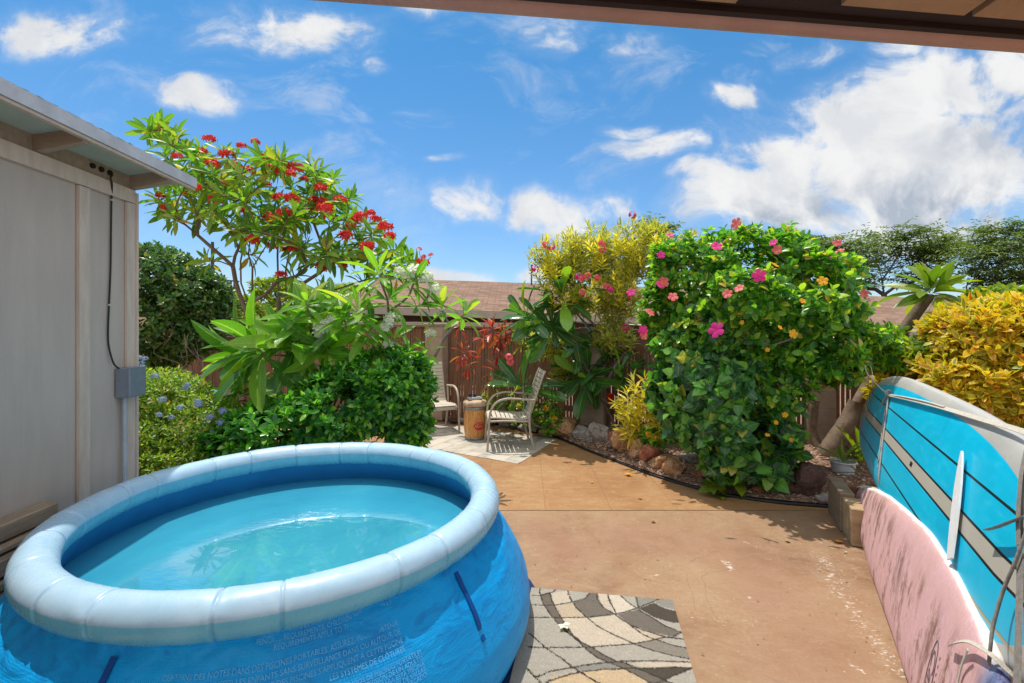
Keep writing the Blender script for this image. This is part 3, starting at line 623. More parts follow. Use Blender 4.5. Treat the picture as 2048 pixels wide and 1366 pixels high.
def house(name, label, eL, eR, rL, rR, YE_, YR, wall_h=.9):
    """eaves and ridge given where they stand: pixel at the eave distance YE_ and the ridge distance YR"""
    A, B = at(*eL, YE_), at(*eR, YE_); Cc, D = at(*rR, YR), at(*rL, YR); h = thing(name, label, 'house', (A.x, A.y, 0))
    u = (B-A).normalized(); nrm_ = u.cross((D-A)).normalized(); nrm_ = nrm_ if nrm_.z > 0 else -nrm_; v = nrm_.cross(u)
    Rm = Matrix((u, v, nrm_)).transposed(); inv = Rm.transposed()
    ro = bpy.data.meshes.new('roof'); L4 = [inv @ (p-A) for p in (A, B, Cc, D)]; back = [inv @ (p-A) for p in (D, Cc, Cc+Vector((1.5, YR-YE_, -1.2)), D+Vector((-1.5, YR-YE_, -1.2)))]
    left = [inv @ (p-A) for p in (A, D, D+Vector((-1.5, YR-YE_, -1.2)))]
    vs = [tuple(p) for p in L4+back+left]; vs2 = [(a_, b_, c_-.03) for a_, b_, c_ in vs[:4]]
    ro.from_pydata(vs+vs2, [], [(0, 1, 2, 3), (4, 5, 6, 7), (8, 9, 10), (14, 13, 12, 11)]); ro.materials.append(M['shingle'])
    o = bpy.data.objects.new('roof', ro); C.objects.link(o); o.parent = h; o.matrix_local = Matrix.Translation(A-Vector((A.x, A.y, 0))) @ Rm.to_4x4()
    mb = MB(); mb.beam(A+Vector((0, .03, -.09)), B+Vector((0, .03, -.09)), .05, .19); obj('fascia', mb, M['fascia_tan'], h)
    mb = MB(); A2, B2 = A+Vector((.5, .7, -.2)), B+Vector((-.5, .7, -.2)); dz = Vector((0, 0, -3))
    mb.prism([A2, B2, B2+dz, A2+dz], (0, 3, 0)); wl = obj('wall', mb, M['brown_wall'], h)
    k = int((B2-A2).length/.6)
    mb = MB()
    for i in range(k):
        p = A2.lerp(B2, (i+.5)/k); mb.box(p+Vector((0, -.016, -1.2)), (.06, .028, 2.3), None, .003)
    obj('wall_battens', mb, M['brown_wall'], h); return h
h1 = house('neighbour_house', 'neighbour house with brown shingle roof seen over the fence behind the chairs', (690, 611), (1560, 644), (755, 556), (1500, 581), 12, 15.5)
mb = MB(); p = at(1063, 567, 15.2); mb.tube([p-Vector((0, 0, .1)), at(1063, 530, 15.2)], .025, 8); mb.tube([at(1061.5, 531, 15.2), at(1066, 531, 15.2)], .03, 6); obj('vent_pipe', mb, M['pole_wood'], h1)
h2 = house('neighbour_house', 'second low house with pale brown shingle roof behind the hibiscus on the right', (1590, 651), (2300, 674), (1660, 589), (2240, 611), 12.5, 16)
mb = MB(); a, b = at(1790, 650, 11.9), at(1960, 667, 11.9); mb.beam(a+Vector((0, 0, -.1)), b+Vector((0, 0, -.1)), .08, .07); obj('gutter', mb, M['fascia_white'], h2)
mb = MB(); mb.beam(at(700, 648, 11.2), at(1130, 652, 11.2), .3, .12); ss = obj('screen_wall', mb, M['fascia_tan']); tag(ss, 'pale beam of a low wall between the fence and the neighbour house', 'wall')
# utility pole, second far poles, railing on the hill, overhead wire
up = thing('utility_pole', 'dark utility pole with cross-arms rising behind the red-flowered tree', 'utility pole', tuple(at(425, 640, 30)))
mb = MB(); mb.tube([at(425, 700, 30), at(425, 484, 30)], [.13, .09], 10); obj('pole', mb, M['pole_wood'], up)
for (x0_, x1_, y_) in ((413, 436, 537), (418, 444, 553), (417, 426, 517), (425, 430, 506)):
    mb = MB(); mb.beam(at(x0_, y_, 29.8), at(x1_, y_+.5, 29.8), .12, .12); obj('cross_arm', mb, M['pole_wood'], up)
for k in (413.6, 419, 431, 435.5):
    mb = MB(); mb.tube([at(k, 537, 29.8), at(k, 533.5, 29.8)], .05, 8); obj('insulator', mb, M['pole_wood'], up)
rl = thing('railing', 'dark metal railing on top of the neighbouring slope', 'railing', tuple(at(430, 585, 20)))
mb = MB(); mb.beam(at(396, 556, 20), at(478, 563, 20), .06, .06); obj('rail', mb, M['pole_wood'], rl)
for i in range(13):
    px = 398+i*6.4; mb = MB(); mb.beam(at(px, 556.5+i*.55, 20), at(px, 592, 20), .05, .05, up=(0, 1, 0)); obj('post', mb, M['pole_wood'], rl)
mb = MB(); mb.tube([at(1870, 594, 5.2), at(1960, 597.5, 5.0), at(2300, 600, 4.6)], .0045, 6); mb.tube([at(1870, 594, 5.2), at(1850, 640, 5.2)], .004, 5); tag(obj('clothesline', mb, M['white_paint']), 'thin white line strung above the yellow croton bush', 'line')
# ================================================================== POOL
PCX, PCY, PR, PT, PZ = -1.17, 2.61, 1.021, .0785, .63
SEAM = [i*2*PI/22+.05*math.sin(i*2.7) for i in range(22)]
def m_ring(t):
    o = oc(t); n = t.noise(o, 7, 6, .6); n2 = t.noise(o, 30, 5, .6, .6); n3 = t.noise(o, 3, 3, .5)
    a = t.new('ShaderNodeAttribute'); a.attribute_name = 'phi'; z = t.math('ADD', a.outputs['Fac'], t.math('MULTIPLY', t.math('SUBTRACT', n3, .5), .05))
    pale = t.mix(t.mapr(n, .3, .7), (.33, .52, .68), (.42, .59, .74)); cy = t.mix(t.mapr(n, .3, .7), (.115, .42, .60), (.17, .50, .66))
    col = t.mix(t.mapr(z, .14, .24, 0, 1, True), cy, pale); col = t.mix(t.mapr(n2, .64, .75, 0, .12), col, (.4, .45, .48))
    sm = t.new('ShaderNodeAttribute'); sm.attribute_name = 'seam'; col = t.mix(t.math('MULTIPLY', sm.outputs['Fac'], t.mapr(n3, .35, .65, .06, .38)), col, (.10, .27, .36))
    h = t.math('ADD', t.math('MULTIPLY', n2, .5), t.math('MULTIPLY', n, .5))
    return pbsdf(t, col, t.mapr(n2, .3, .7, .2, .34), .5, 0, h, .08, .006)
M['ring'] = mat('inflated_ring', m_ring)
def m_wall(t):
    o = oc(t); s = t.new('ShaderNodeSeparateXYZ'); t.link(o, s.inputs[0])
    n = t.noise(o, 2.2, 4, .6); cr = t.noise(t.map(o, (1, 1, 2.4), (.5, .3, .2)), 6, 8, .62, 1.2); w_ = t.noise(t.map(o, (1.2, 1.2, 30)), 6, 3, .6)
    ang = t.math('ARCTAN2', s.outputs[1], s.outputs[0]); wv = t.math('SINE', t.math('MULTIPLY', ang, 900)); wz = t.math('SINE', t.math('MULTIPLY', s.outputs[2], 900))
    col = t.mix(t.mapr(n, .3, .7), (.001, .24, .62), (.001, .37, .82)); col = t.mix(t.mapr(cr, .52, .66, 0, .5), col, (.004, .13, .44)); col = t.mix(t.mapr(w_, .55, .7, 0, .15), col, (.01, .42, .85))
    h = t.math('ADD', t.math('MULTIPLY', cr, 1.0), t.math('MULTIPLY', t.math('ADD', t.math('MULTIPLY', wv, .5), t.math('MULTIPLY', wz, .5)), .035)); h = t.math('ADD', h, t.math('MULTIPLY', w_, .12))
    return pbsdf(t, col, .45, .25, 0, h, .4, .025)
M['pool_wall'] = mat('pool_fabric', m_wall)
M['liner'] = simple('pool_liner', (.012, .22, .50), (.008, .17, .42), 5, .4, .5, bs=.15)
M['navy'] = simple('navy_vinyl', (.012, .03, .13), (.008, .02, .09), 8, .4, .4)
M['dark_blue'] = simple('dark_blue_vinyl', (.004, .07, .30), (.003, .05, .22), 8, .45, .3)
M['print'] = simple('white_print', (.13, .47, .80), (.08, .42, .76), 30, .6)
pool = thing('inflatable_pool', 'large round blue pool with pale inflated top ring filled with turquoise water', 'pool', (PCX, PCY, 0))
def ring():
    nv = 40; th = [k*2*PI/460 for k in range(460)]
    for s_ in SEAM: th = [q for q in th if abs((q-s_+PI) % (2*PI)-PI) > .034]+[(s_+q) % (2*PI) for q in (-.032, -.026, -.02, -.015, -.011, -.008, -.005, -.0025, 0, .0025, .005, .008, .011, .015, .02, .026, .032)]
    th = np.array(sorted(th)); nu = len(th); phi_a = np.zeros(nu*nv); seam_a = np.zeros(nu*nv); d = np.min([np.abs((th-s+PI) % (2*PI)-PI) for s in SEAM], axis=0)
    pinch = np.exp(-(d/.0055)**2); puff = np.minimum(1, d/.1)
    mb = MB(); vs = []
    for i in range(nu):
        nz = mnoise.noise(Vector((math.cos(th[i])*3, math.sin(th[i])*3, 1)))
        for j in range(nv):
            ph = 2*PI*j/nv; cr_ = (mnoise.noise(Vector((th[i]*14, ph*1.2, 5)))*.0045+mnoise.noise(Vector((th[i]*60, ph*1.6, 9)))*.0035)*math.exp(-d[i]/.04)
            r = PT*(1-.085*pinch[i]+.012*puff[i])+cr_+.0012*mnoise.noise(Vector((math.cos(th[i])*16, math.sin(th[i])*16, ph*2)))
            R = PR+.004*nz+.003*math.sin(3*th[i])
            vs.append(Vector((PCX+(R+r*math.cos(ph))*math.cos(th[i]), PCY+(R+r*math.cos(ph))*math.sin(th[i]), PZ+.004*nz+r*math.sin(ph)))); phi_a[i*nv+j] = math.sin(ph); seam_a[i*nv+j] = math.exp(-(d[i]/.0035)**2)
    mb.add(vs, [(i*nv+j, ((i+1) % nu)*nv+j, ((i+1) % nu)*nv+(j+1) % nv, i*nv+(j+1) % nv) for i in range(nu) for j in range(nv)])
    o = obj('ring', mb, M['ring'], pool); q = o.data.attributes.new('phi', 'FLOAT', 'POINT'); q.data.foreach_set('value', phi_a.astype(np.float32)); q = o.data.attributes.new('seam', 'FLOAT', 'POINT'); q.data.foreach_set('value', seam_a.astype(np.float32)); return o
ring()
WP = [(1.19, .0), (1.235, .03), (1.262, .09), (1.268, .16), (1.255, .24), (1.222, .32), (1.180, .40), (1.136, .47), (1.094, .525), (1.064, .565), (1.048, .60)]
def wall_r(z):
    for (r1, z1), (r2, z2) in zip(WP[:-1], WP[1:]):
        if z1 <= z <= z2: return r1+(r2-r1)*(z-z1)/(z2-z1)
    return WP[-1][0]
def wdisp(r, z, a):
    k = min(1, max(0, (z-.40)/.14)); x, y = math.cos(a), math.sin(a)
    d = k*(.014*mnoise.noise(Vector((a*7, z*14, 1)))+.010*mnoise.noise(Vector((a*19, z*30, 2)))-.012*max(0, math.sin(a*11+3*math.sin(a*3)))**6)
    d += .006*mnoise.noise(Vector((x*5, y*5, z*6)))
    # slack diagonal folds on the side by the rug
    f = math.exp(-((a+.62)/.24)**2)*math.exp(-((z-.33)/.13)**2); d -= f*.016*max(0, math.sin(46*z-9*a+2*mnoise.noise(Vector((a*6, z*6, 7)))))**3
    return r+d, z
mb = MB(); prof = []
for i in range(len(WP)-1):
    for k in range(7): prof.append((WP[i][0]+(WP[i+1][0]-WP[i][0])*k/7, WP[i][1]+(WP[i+1][1]-WP[i][1])*k/7))
# smooth the profile
prof.append(WP[-1]); pr2 = [prof[0]]+[((prof[i-1][0]+prof[i][0]*2+prof[i+1][0])/4, prof[i][1]) for i in range(1, len(prof)-1)]+[prof[-1]]
mb.lathe((PCX, PCY, 0), pr2, 420, 0, wdisp); wl = obj('wall', mb, M['pool_wall'], pool)
mb = MB(); mb.lathe((PCX, PCY, 0), [(.965, .60), (.985, .55), (1.02, .48), (1.06, .40), (1.10, .33)], 200, 0, lambda r, z, a: (r+.004*mnoise.noise(Vector((a*9, z*9, 3))), z)); obj('liner', mb, M['liner'], pool)
def on_wall(a, z, off=.004):
    r, _ = wdisp(wall_r(z), z, a); return Vector((PCX+(r+off)*math.cos(a), PCY+(r+off)*math.sin(a), z))
for a in (-1.66, -.545):
    mb = MB(); zs = [.30+.027*i for i in range(10)]; mb.strip([on_wall(a, z, .005) for z in zs], .022, .003, [Vector((math.cos(a), math.sin(a), .3))]*10); obj('strap', mb, M['dark_blue'], wl)
a = -1.475; mb = MB(); c = on_wall(a, .37, .0); nn = Vector((math.cos(a), math.sin(a), .55)).normalized(); mb.tube([c-nn*.004, c+nn*.016, c+nn*.022], [.036, .036, .030], 24); obj('drain_cap', mb, M['navy'], pool)
# warnings printed in white on the wall
TXT = [("MAY NOT COMPLY WITH CODES AS TO SEASONAL OR", .575, .016), ("FENCING REQUIREMENTS. CHILDREN WITHOUT ADULT", .556, .016), ("REQUIREMENTS APPLY TO THIS POOL OR FENCES", .537, .016),
       ("CERTAINS DES NOTES DANS DES PISCINES PORTABLES. ASSUREZ-VOUS D'OBTENIR", .500, .017), ("DE NE PAS LAISSER LES ENFANTS SANS SURVEILLANCE DANS OU AUTOUR DE", .477, .017), ("LES LOIS DE CLÔTURE DES PISCINES S'APPLIQUENT À CETTE PISCINE", .454, .017), ("LES SYSTÈMES DE CLÔTURES", .431, .017),
       ("ALGUNOS CÓDIGOS DE PISCINAS PORTÁTILES", .40, .015), ("NO DEJE A LOS NIÑOS SIN SUPERVISIÓN DE UN ADULTO", .384, .015), ("LAS LEYES DE CERCADO PARA ESTA PISCINA", .368, .015), ("CONSULTE LOS REQUISITOS DE VALLAS", .352, .015), ("SISTEMAS DE CERCADO", .336, .015)]
tv, tf = [], []; dg = None; mbT = MB()
def text_mesh(s, size, font_shear=0):
    cu = bpy.data.curves.new('printed_text', 'FONT'); cu.body = s; cu.size = size; cu.resolution_u = 2; cu.shear = font_shear; cu.align_x = 'RIGHT'
    ob = bpy.data.objects.new('tmp', cu); C.objects.link(ob); dg = bpy.context.evaluated_depsgraph_get(); me = bpy.data.meshes.new_from_object(ob.evaluated_get(dg))
    v = [tuple(x.co) for x in me.vertices]; f = [tuple(p.vertices) for p in me.polygons]; bpy.data.objects.remove(ob); bpy.data.curves.remove(cu); bpy.data.meshes.remove(me); return v, f
for ti_, (s, z, sz) in enumerate(TXT):
    if ti_ in (3, 7): obj('printed_text', mbT, M['print'], wl); mbT = MB()
    v, f = text_mesh(s, sz*1.25); k = .0026 if z < .38 else 0
    mbT.add([on_wall(-.84+(.05 if sz < .0155 else 0)+p[0]/1.2, min(.598, z+p[1]-.012), .0055) for p in v], f, 0, False)
obj('printed_text', mbT, M['print'], wl)
# water
def m_water(t):
    o = oc(t); n = t.noise(o, 1.6, 4, .55); m_ = t.map(o, (1, 1.6, 1)); w1 = t.noise(m_, 5, 3, .5, .5); w2 = t.noise(m_, 16, 4, .5, .6)
    col = t.mix(t.mapr(n, .3, .7), (.03, .27, .42), (.05, .36, .51)); h = t.math('ADD', t.math('MULTIPLY', w1, 1.0), t.math('MULTIPLY', w2, .22))
    return pbsdf(t, col, .02, .8, 0, h, .12, .03, IOR=1.4, Coat_Weight=1.0, Coat_Roughness=.01, Coat_IOR=1.5)
mb = MB(); mb.lathe((PCX, PCY, 0), [(.001, .43), (.5, .43), (1.045, .43)], 120); struct(obj('water', mb, mat('pool_water', m_water)))
mb = MB(); mb.lathe((PCX, PCY, 0), [(.01, .008), (1.2, .008), (1.3, .010), (1.335, .006)], 90, 0, lambda r, z, a: (r+(.02*mnoise.noise(Vector((a*3, 0, 0))) if r > 1.25 else 0), z+(.006*abs(mnoise.noise(Vector((a*14, r*3, 0)))) if r > 1.1 else 0)))
tag(obj('ground_cloth', mb, M['navy']), 'thin dark blue ground cloth showing under the edge of the pool', 'ground cloth')
# ================================================================== RUG IN FRONT (patterned)
def rug_near():
    A, B = G(1063, 1180), G(1345, 1206); u = (B-A); Wd = u.length; u.normalize(); v = Vector((u.y, -u.x, 0)); Ln = 1.85
    def loc(cx, cy):     # pattern point (measured on the rug) -> rug coordinates
        p = G(1000+cx/4.551, 1150+cy/4.551)-A; return (p.dot(u), p.dot(v))
    LN = [[(290, 210), (370, 212), (430, 190), (480, 180), (510, 155)], [(290, 298), (410, 303), (500, 298), (640, 275), (770, 240), (820, 185)],
      [(280, 410), (480, 415), (780, 412), (950, 395), (1060, 380), (1180, 350), (1290, 310), (1390, 270), (1470, 232)], [(260, 685), (430, 690), (800, 688), (1000, 670), (1210, 655), (1350, 630), (1500, 597), (1580, 590), (1650, 550), (1720, 540)],
      [(330, 965), (450, 910), (640, 875), (860, 840), (1100, 815), (1400, 812), (1830, 828)], [(420, 1010), (510, 975), (640, 935), (760, 910), (950, 890), (1150, 890)], [(365, 145), (360, 180), (372, 212)],
      [(615, 165), (640, 240), (700, 330), (790, 415), (900, 500), (1030, 570), (1220, 655), (1400, 720), (1560, 760), (1700, 790), (1840, 805)], [(880, 185), (890, 250), (940, 320), (1050, 390), (1180, 480), (1300, 570), (1400, 610), (1560, 665), (1790, 712)],
      [(980, 195), (1000, 270), (1060, 375)], [(1085, 200), (1160, 270), (1250, 335), (1400, 425), (1500, 490), (1640, 545), (1710, 550)], [(1230, 205), (1260, 310)], [(265, 555), (420, 695), (560, 790), (660, 870), (770, 940), (900, 1020), (1100, 1150)],
      [(244, 880), (330, 970), (430, 1080)], [(1180, 480), (1300, 530), (1500, 590), (1750, 625)], [(1830, 820), (1750, 880), (1600, 940), (1450, 1010), (1200, 1090)], [(1150, 880), (1350, 880), (1600, 870), (1880, 885)]]
    band = [(370, 205), (390, 280), (440, 360), (510, 450), (600, 540), (700, 620), (800, 720), (900, 790), (1000, 830), (1100, 870), (1200, 920), (1380, 1020), (1600, 1120), (1750, 1100), (1500, 990), (1250, 880), (1150, 835), (1050, 810), (930, 750), (830, 685), (740, 640), (660, 570), (610, 500), (560, 420), (520, 350), (470, 250), (455, 190)]
    tan = (.55, .465, .365); DK = (.085, .07, .055); MD = (.17, .145, .12); GR = (.27, .25, .22)
    FL = [([(460, 190), (615, 170), (655, 270), (500, 298)], tan), ([(510, 310), (660, 280), (780, 410), (560, 415)], (.5, .4, .29)), ([(570, 420), (780, 415), (900, 500), (1210, 655), (850, 685), (740, 640), (640, 540)], tan),
      ([(800, 420), (1050, 390), (1180, 480), (1380, 610), (1220, 650), (1030, 570), (900, 500)], tan), ([(885, 190), (980, 200), (1060, 375), (940, 320)], tan), ([(985, 205), (1085, 205), (1240, 335), (1065, 380)], (.6, .52, .42)), ([(1200, 485), (1300, 530), (1500, 590), (1350, 625)], (.52, .43, .33)),
      ([(660, 275), (770, 240), (830, 185), (880, 190), (900, 260), (950, 330), (1050, 385), (950, 395), (790, 412), (700, 330)], MD), ([(1070, 385), (1250, 340), (1400, 425), (1500, 490), (1640, 545), (1580, 590), (1400, 555), (1180, 480)], MD),
      ([(1260, 330), (1400, 280), (1500, 330), (1630, 360), (1690, 470), (1560, 460), (1400, 410)], DK), ([(1230, 200), (1470, 225), (1390, 270), (1290, 310), (1250, 330)], GR), ([(1460, 225), (1600, 230), (1640, 350), (1500, 320), (1410, 280)], GR),
      ([(1250, 655), (1430, 620), (1560, 665), (1790, 712), (1840, 800), (1560, 760), (1400, 720)], (.25, .22, .18)), ([(1150, 880), (1350, 880), (1600, 870), (1740, 885), (1600, 940), (1500, 983), (1350, 1000)], DK), ([(650, 870), (860, 840), (1040, 830), (1150, 890), (950, 890), (760, 910)], GR),
      ([(1150, 840), (1400, 815), (1830, 828), (1740, 885), (1600, 870), (1350, 875)], tan), ([(440, 960), (760, 912), (950, 890), (1150, 890), (1350, 1000), (1100, 1150), (600, 1150)], (.55, .41, .26)), (band, (.16, .135, .11))]
    nu, nv = 230, 400; mb = MB()
    mb.grid(lambda a, b: A+u*Wd*a+v*Ln*b+Vector((0, 0, .016+.0012*mnoise.noise(Vector((a*40, b*80, 0))))), nu, nv)
    nb = len(mb.v)
    for P_ in ([A, A+u*Wd], [A+u*Wd, A+u*Wd+v*Ln], [A+v*Ln, A]):
        p, q = P_; mb.add([p+Vector((0, 0, .002)), q+Vector((0, 0, .002)), q+Vector((0, 0, .0165)), p+Vector((0, 0, .0165))], [(0, 1, 2, 3)], 0, False)
    o = obj('patterned_rug', mb, None or M['black']); tag(o, 'beige and charcoal rug with curved black lines lying beside the pool', 'rug')
    a = (np.arange(len(mb.v)) % (nu+1))/nu*Wd; b = (np.arange(len(mb.v))//(nu+1))/nv*Ln
    a = a+RNG.normal(0, .0022, len(a)); b = b+RNG.normal(0, .0022, len(b))
    col = np.tile(np.array([.40, .365, .31]), (len(a), 1))
    for poly, c in FL: col[in_poly(a, b, [loc(*p) for p in poly])] = c
    for l in LN: col[seg_dist(a, b, [loc(*p) for p in l]) < .0042] = (.05, .042, .035)
    for l in (band+[band[0]],): col[seg_dist(a, b, [loc(*p) for p in l]) < .004] = (.05, .042, .035)
    # the part beyond the measured area repeats sweeping lines
    for k in range(7):
        l = [(x, .86+.12*k+.22*math.sin(x*2.6+k*1.3)) for x in np.linspace(0, Wd, 12)]; s_ = seg_dist(a, b, l) < .005; col[s_ & (b > .88)] = (.05, .042, .035)
    col = col*(1+RNG.normal(0, .10, (len(a), 1))); col[nb:] = (.4, .36, .3)
    ca = o.data.color_attributes.new('pattern', 'FLOAT_COLOR', 'POINT'); ca.data.foreach_set('color', np.concatenate([np.clip(col, .02, .9), np.ones((len(a), 1))], 1).astype(np.float32).reshape(-1))
    def f(t):
        at_ = t.new('ShaderNodeAttribute'); at_.attribute_name = 'pattern'; q = oc(t); n = t.noise(q, 260, 3, .7); m2 = t.noise(t.map(q, (1, 6, 1)), 8, 5, .65)
        c = t.mix(t.mapr(n, .35, .65, .45, 0), at_.outputs['Color'], t.vmath('MULTIPLY', at_.outputs['Color'], (.55, .55, .55))); c = t.mix(t.mapr(m2, .4, .7, 0, .35), c, t.vmath('MULTIPLY', c, (.72, .74, .76)))
        return pbsdf(t, c, .95, .1, 0, n, .9, .006)
    o.data.materials[0] = mat('rug_pile', f)
rug_near()
# ================================================================== FADED MAT UNDER THE CHAIRS
def rug_far():
    A, B = G(1114, 880), G(1037, 929); ex = (B-A); e2 = Vector((ex.y, -ex.x, 0)).normalized(); 
    if e2.x > 0: e2 = -e2
    Cc = B+Vector((-.86, .51, 0))*2.1; D = A+(Cc-B); mb = MB()
    def g(a, b):
        p = B.lerp(A, a).lerp(Cc.lerp(D, a), b); lift = .012*max(0, 1-a*14)*max(0, mnoise.noise(Vector((b*7, 0, 2)))) ; return p+Vector((0, 0, .010+lift+.002*mnoise.noise(Vector((a*6, b*9, 0)))))
    mb.grid(g, 60, 90)
    mb.add([tuple(Vector(g(k/60, 0))-Vector((0, 0, .006))) for k in range(61)]+[g(k/60, 0) for k in range(61)], [(k, k+1, k+62, k+61) for k in range(60)], 0, False)
    mb.add([tuple(Vector(g(0, k/90))-Vector((0, 0, .006))) for k in range(91)]+[g(0, k/90) for k in range(91)], [(k, k+1, k+92, k+91) for k in range(90)], 0, False)
    R = math.atan2(ex.y, ex.x)
    def f(t):
        o = t.map(oc(t), (1, 1, 1), (0, 0, -R)); b = t.new('ShaderNodeTexBrick'); t.link(o, b.inputs[0]); b.inputs['Scale'].default_value = 1; b.inputs['Brick Width'].default_value = .42; b.inputs['Row Height'].default_value = .19
        b.inputs['Mortar Size'].default_value = .008; b.inputs['Color1'].default_value = (.6, .53, .44, 1); b.inputs['Color2'].default_value = (.2, .2, .2, 1); b.inputs['Mortar'].default_value = (.3, .27, .23, 1); b.inputs['Bias'].default_value = -.1
        n = t.noise(o, 5, 7, .7); n2 = t.noise(o, 90, 3, .7); c = t.mix(t.mapr(n, .42, .6, 0, .95), b.outputs[0], (.6, .55, .47)); c = t.mix(t.mapr(n2, .45, .65, .3, 0), c, (.12, .12, .12))
        return pbsdf(t, c, .95, .1, 0, n2, .5, .003)
    tag(obj('faded_mat', mb, mat('faded_mat', f)), 'faded grey and cream patchwork mat under the two garden chairs', 'mat')
rug_far()
# ================================================================== CHAIRS
M['beige_metal'] = simple('beige_metal', (.5, .43, .35), (.42, .35, .28), 20, .42, .5, bs=.08)
M['beige_slat'] = simple('beige_slat', (.58, .53, .44), (.5, .45, .37), 14, .6, .3, bs=.1)
def make_chair(label):
    """stands at its origin, faces +x; back at -x"""
    t = thing('garden_chair', label, 'chair', (0, 0, 0), 'slatted garden chairs round the keg table')
    hw = .29
    for s in (-1, 1):
        y = s*hw
        arm = smooth_line([Vector(p) for p in [(.30, y, .0), (.285, y, .22), (.275, y, .40), (.25, y, .52), (.18, y, .615), (.06, y, .655), (-.08, y, .652), (-.30, y, .632)]], 5)
        mb = MB(); mb.tube(arm, .0165, 10, True, 0, .8); o = obj('arm_and_front_leg', mb, M['beige_metal'], t, True)
        mb = MB(); mb.tube(smooth_line([Vector(p) for p in [(-.30, y*.94, .0), (-.25, y*.96, .2), (-.235, y, .40), (-.26, y, .64)]], 5), .0165, 10, True, 0, .8); obj('rear_leg', mb, M['beige_metal'], t, True)
        mb = MB(); mb.tube([(.27, y*.94, .37), (.1, y*.94, .375), (-.24, y*.94, .36)], .013, 8); obj('seat_rail', mb, M['beige_metal'], t, True)
    prof = [Vector((x, 0, z)) for x, z in [(.285, .335), (.295, .37), (.27, .402), (.20, .41), (.05, .40), (-.10, .385), (-.19, .385), (-.235, .41), (-.265, .48), (-.31, .62), (-.365, .79), (-.415, .93), (-.445, 1.0)]]
    pr_ = smooth_line(prof, 8); 
    for s in (-1, 1):
        mb = MB(); mb.tube([p+Vector((0, s*.245, 0)) for p in pr_], .012, 8); obj('side_frame', mb, M['beige_metal'], t, True)
    ln = [0]
    for a, b in zip(pr_[:-1], pr_[1:]): ln.append(ln[-1]+(b-a).length)
    tot = ln[-1]; n = 21; pitch = tot/n
    def pt(d):
        d = min(max(d, 0), tot-1e-6)
        for i in range(len(ln)-1):
            if ln[i] <= d <= ln[i+1]: return pr_[i].lerp(pr_[i+1], (d-ln[i])/(ln[i+1]-ln[i]))
    st = MB(); bk = MB()
    for i in range(n):
        a, b = pt(i*pitch+pitch*.08), pt(i*pitch+pitch*.90); d = b-a; T = d.normalized(); N_ = Vector((-T.z, 0, T.x)); N_ = -N_ if (N_.z < 0 and i < 11) or (N_.x < 0 and i >= 11) else N_
        R = Matrix((T, Vector((0, 1, 0)), T.cross(Vector((0, 1, 0))))).transposed()
        (st if a.x > -.2 and a.z < .43 else bk).box((a+b)/2+N_*.006, (d.length, .475, .009), R, .002)
    obj('seat', st, M['beige_slat'], t, True); obj('backrest', bk, M['beige_slat'], t, True)
    for x, z in ((-.225, .37), (.26, .37)):
        mb = MB(); mb.tube([(x, -hw*.95, z), (x, hw*.95, z)], .012, 8); obj('crossbar', mb, M['beige_metal'], t, True)
    return t
ch1 = make_chair('beige slatted garden chair right of the keg table, seen from its side')
ch1.location = (-.04, 6.33, .012); ch1.rotation_euler = (0, 0, PI+.10)
ch2 = copy_tree(ch1); ch2['label'] = 'beige slatted garden chair half hidden behind the round hedge'
ch2.location = (-1.17, 7.22, .012); ch2.rotation_euler = (0, 0, math.atan2(-.88, .42))
# ================================================================== KEG TABLE
def m_keg(t):
    o = oc(t); s = t.new('ShaderNodeSeparateXYZ'); t.link(o, s.inputs[0]); ang = t.math('ARCTAN2', s.outputs[1], s.outputs[0]); k = t.math('MULTIPLY', ang, 15/(2*PI)); fr = t.math('FRACT', k)
    L = t.math('LESS_THAN', fr, .05); fl = t.math('FLOOR', k); wn = t.new('ShaderNodeTexWhiteNoise', noise_dimensions='1D'); t.link(fl, wn.inputs[1])
    n = t.noise(t.map(o, (7, 7, .9)), 4, 7, .65, 1.5); kn = t.noise(o, 9, 3, .5, 2)
    c = t.ramp(n, [(.3, (.36, .13, .03)), (.5, (.66, .29, .08)), (.7, (.8, .42, .14))]); c = t.mix(t.mapr(wn.outputs[0], 0, 1, 0, .3), c, (.75, .38, .12)); c = t.mix(t.mapr(kn, .64, .72, 0, .8), c, (.12, .05, .02)); c = t.mix(t.math('MULTIPLY', L, .8), c, (.08, .035, .015))
    return pbsdf(t, c, .4, .5, 0, t.math('SUBTRACT', n, L), .4, .006)
M['keg'] = mat('keg_wood', m_keg); M['galv'] = simple('galvanised', (.36, .38, .37), (.25, .26, .26), 14, .45, .5, .6)
def m_burlap(t):
    o = oc(t); n = t.noise(o, 14, 5, .6); w1 = t.noise(o, 160, 2, .5); return pbsdf(t, t.mix(t.mapr(n, .3, .7), (.42, .29, .19), (.62, .47, .33)), .95, .1, 0, t.math('ADD', n, t.math('MULTIPLY', w1, .5)), .6, .01)
M['burlap'] = mat('burlap', m_burlap); M['emblem_red'] = simple('emblem_red', (.6, .03, .02), (.5, .03, .02), 9, .5); M['emblem_pale'] = simple('emblem_pale', (.62, .4, .27), (.6, .36, .22), 9, .6)
KC = Vector((-.52, 6.72, .012)); keg = thing('keg_table', 'wooden keg side table with burlap cushion top and red oval emblem', 'table', KC)
def kr(z): return .135+.022*math.sin(PI*min(1, max(0, z/.455)))
mb = MB(); mb.lathe(KC, [(kr(z), z) for z in np.linspace(0, .455, 22)]+[(.02, .456)], 60); obj('barrel', mb, M['keg'], keg)
for z0, z1 in ((.0, .028), (.41, .452)):
    mb = MB(); mb.lathe(KC, [(kr(z0)+.0005, z0+.001), (kr(z0)+.005, z0+.002), (kr(z1)+.005, z1), (kr(z1)-.001, z1+.001)], 60); obj('hoop', mb, M['galv'], keg)
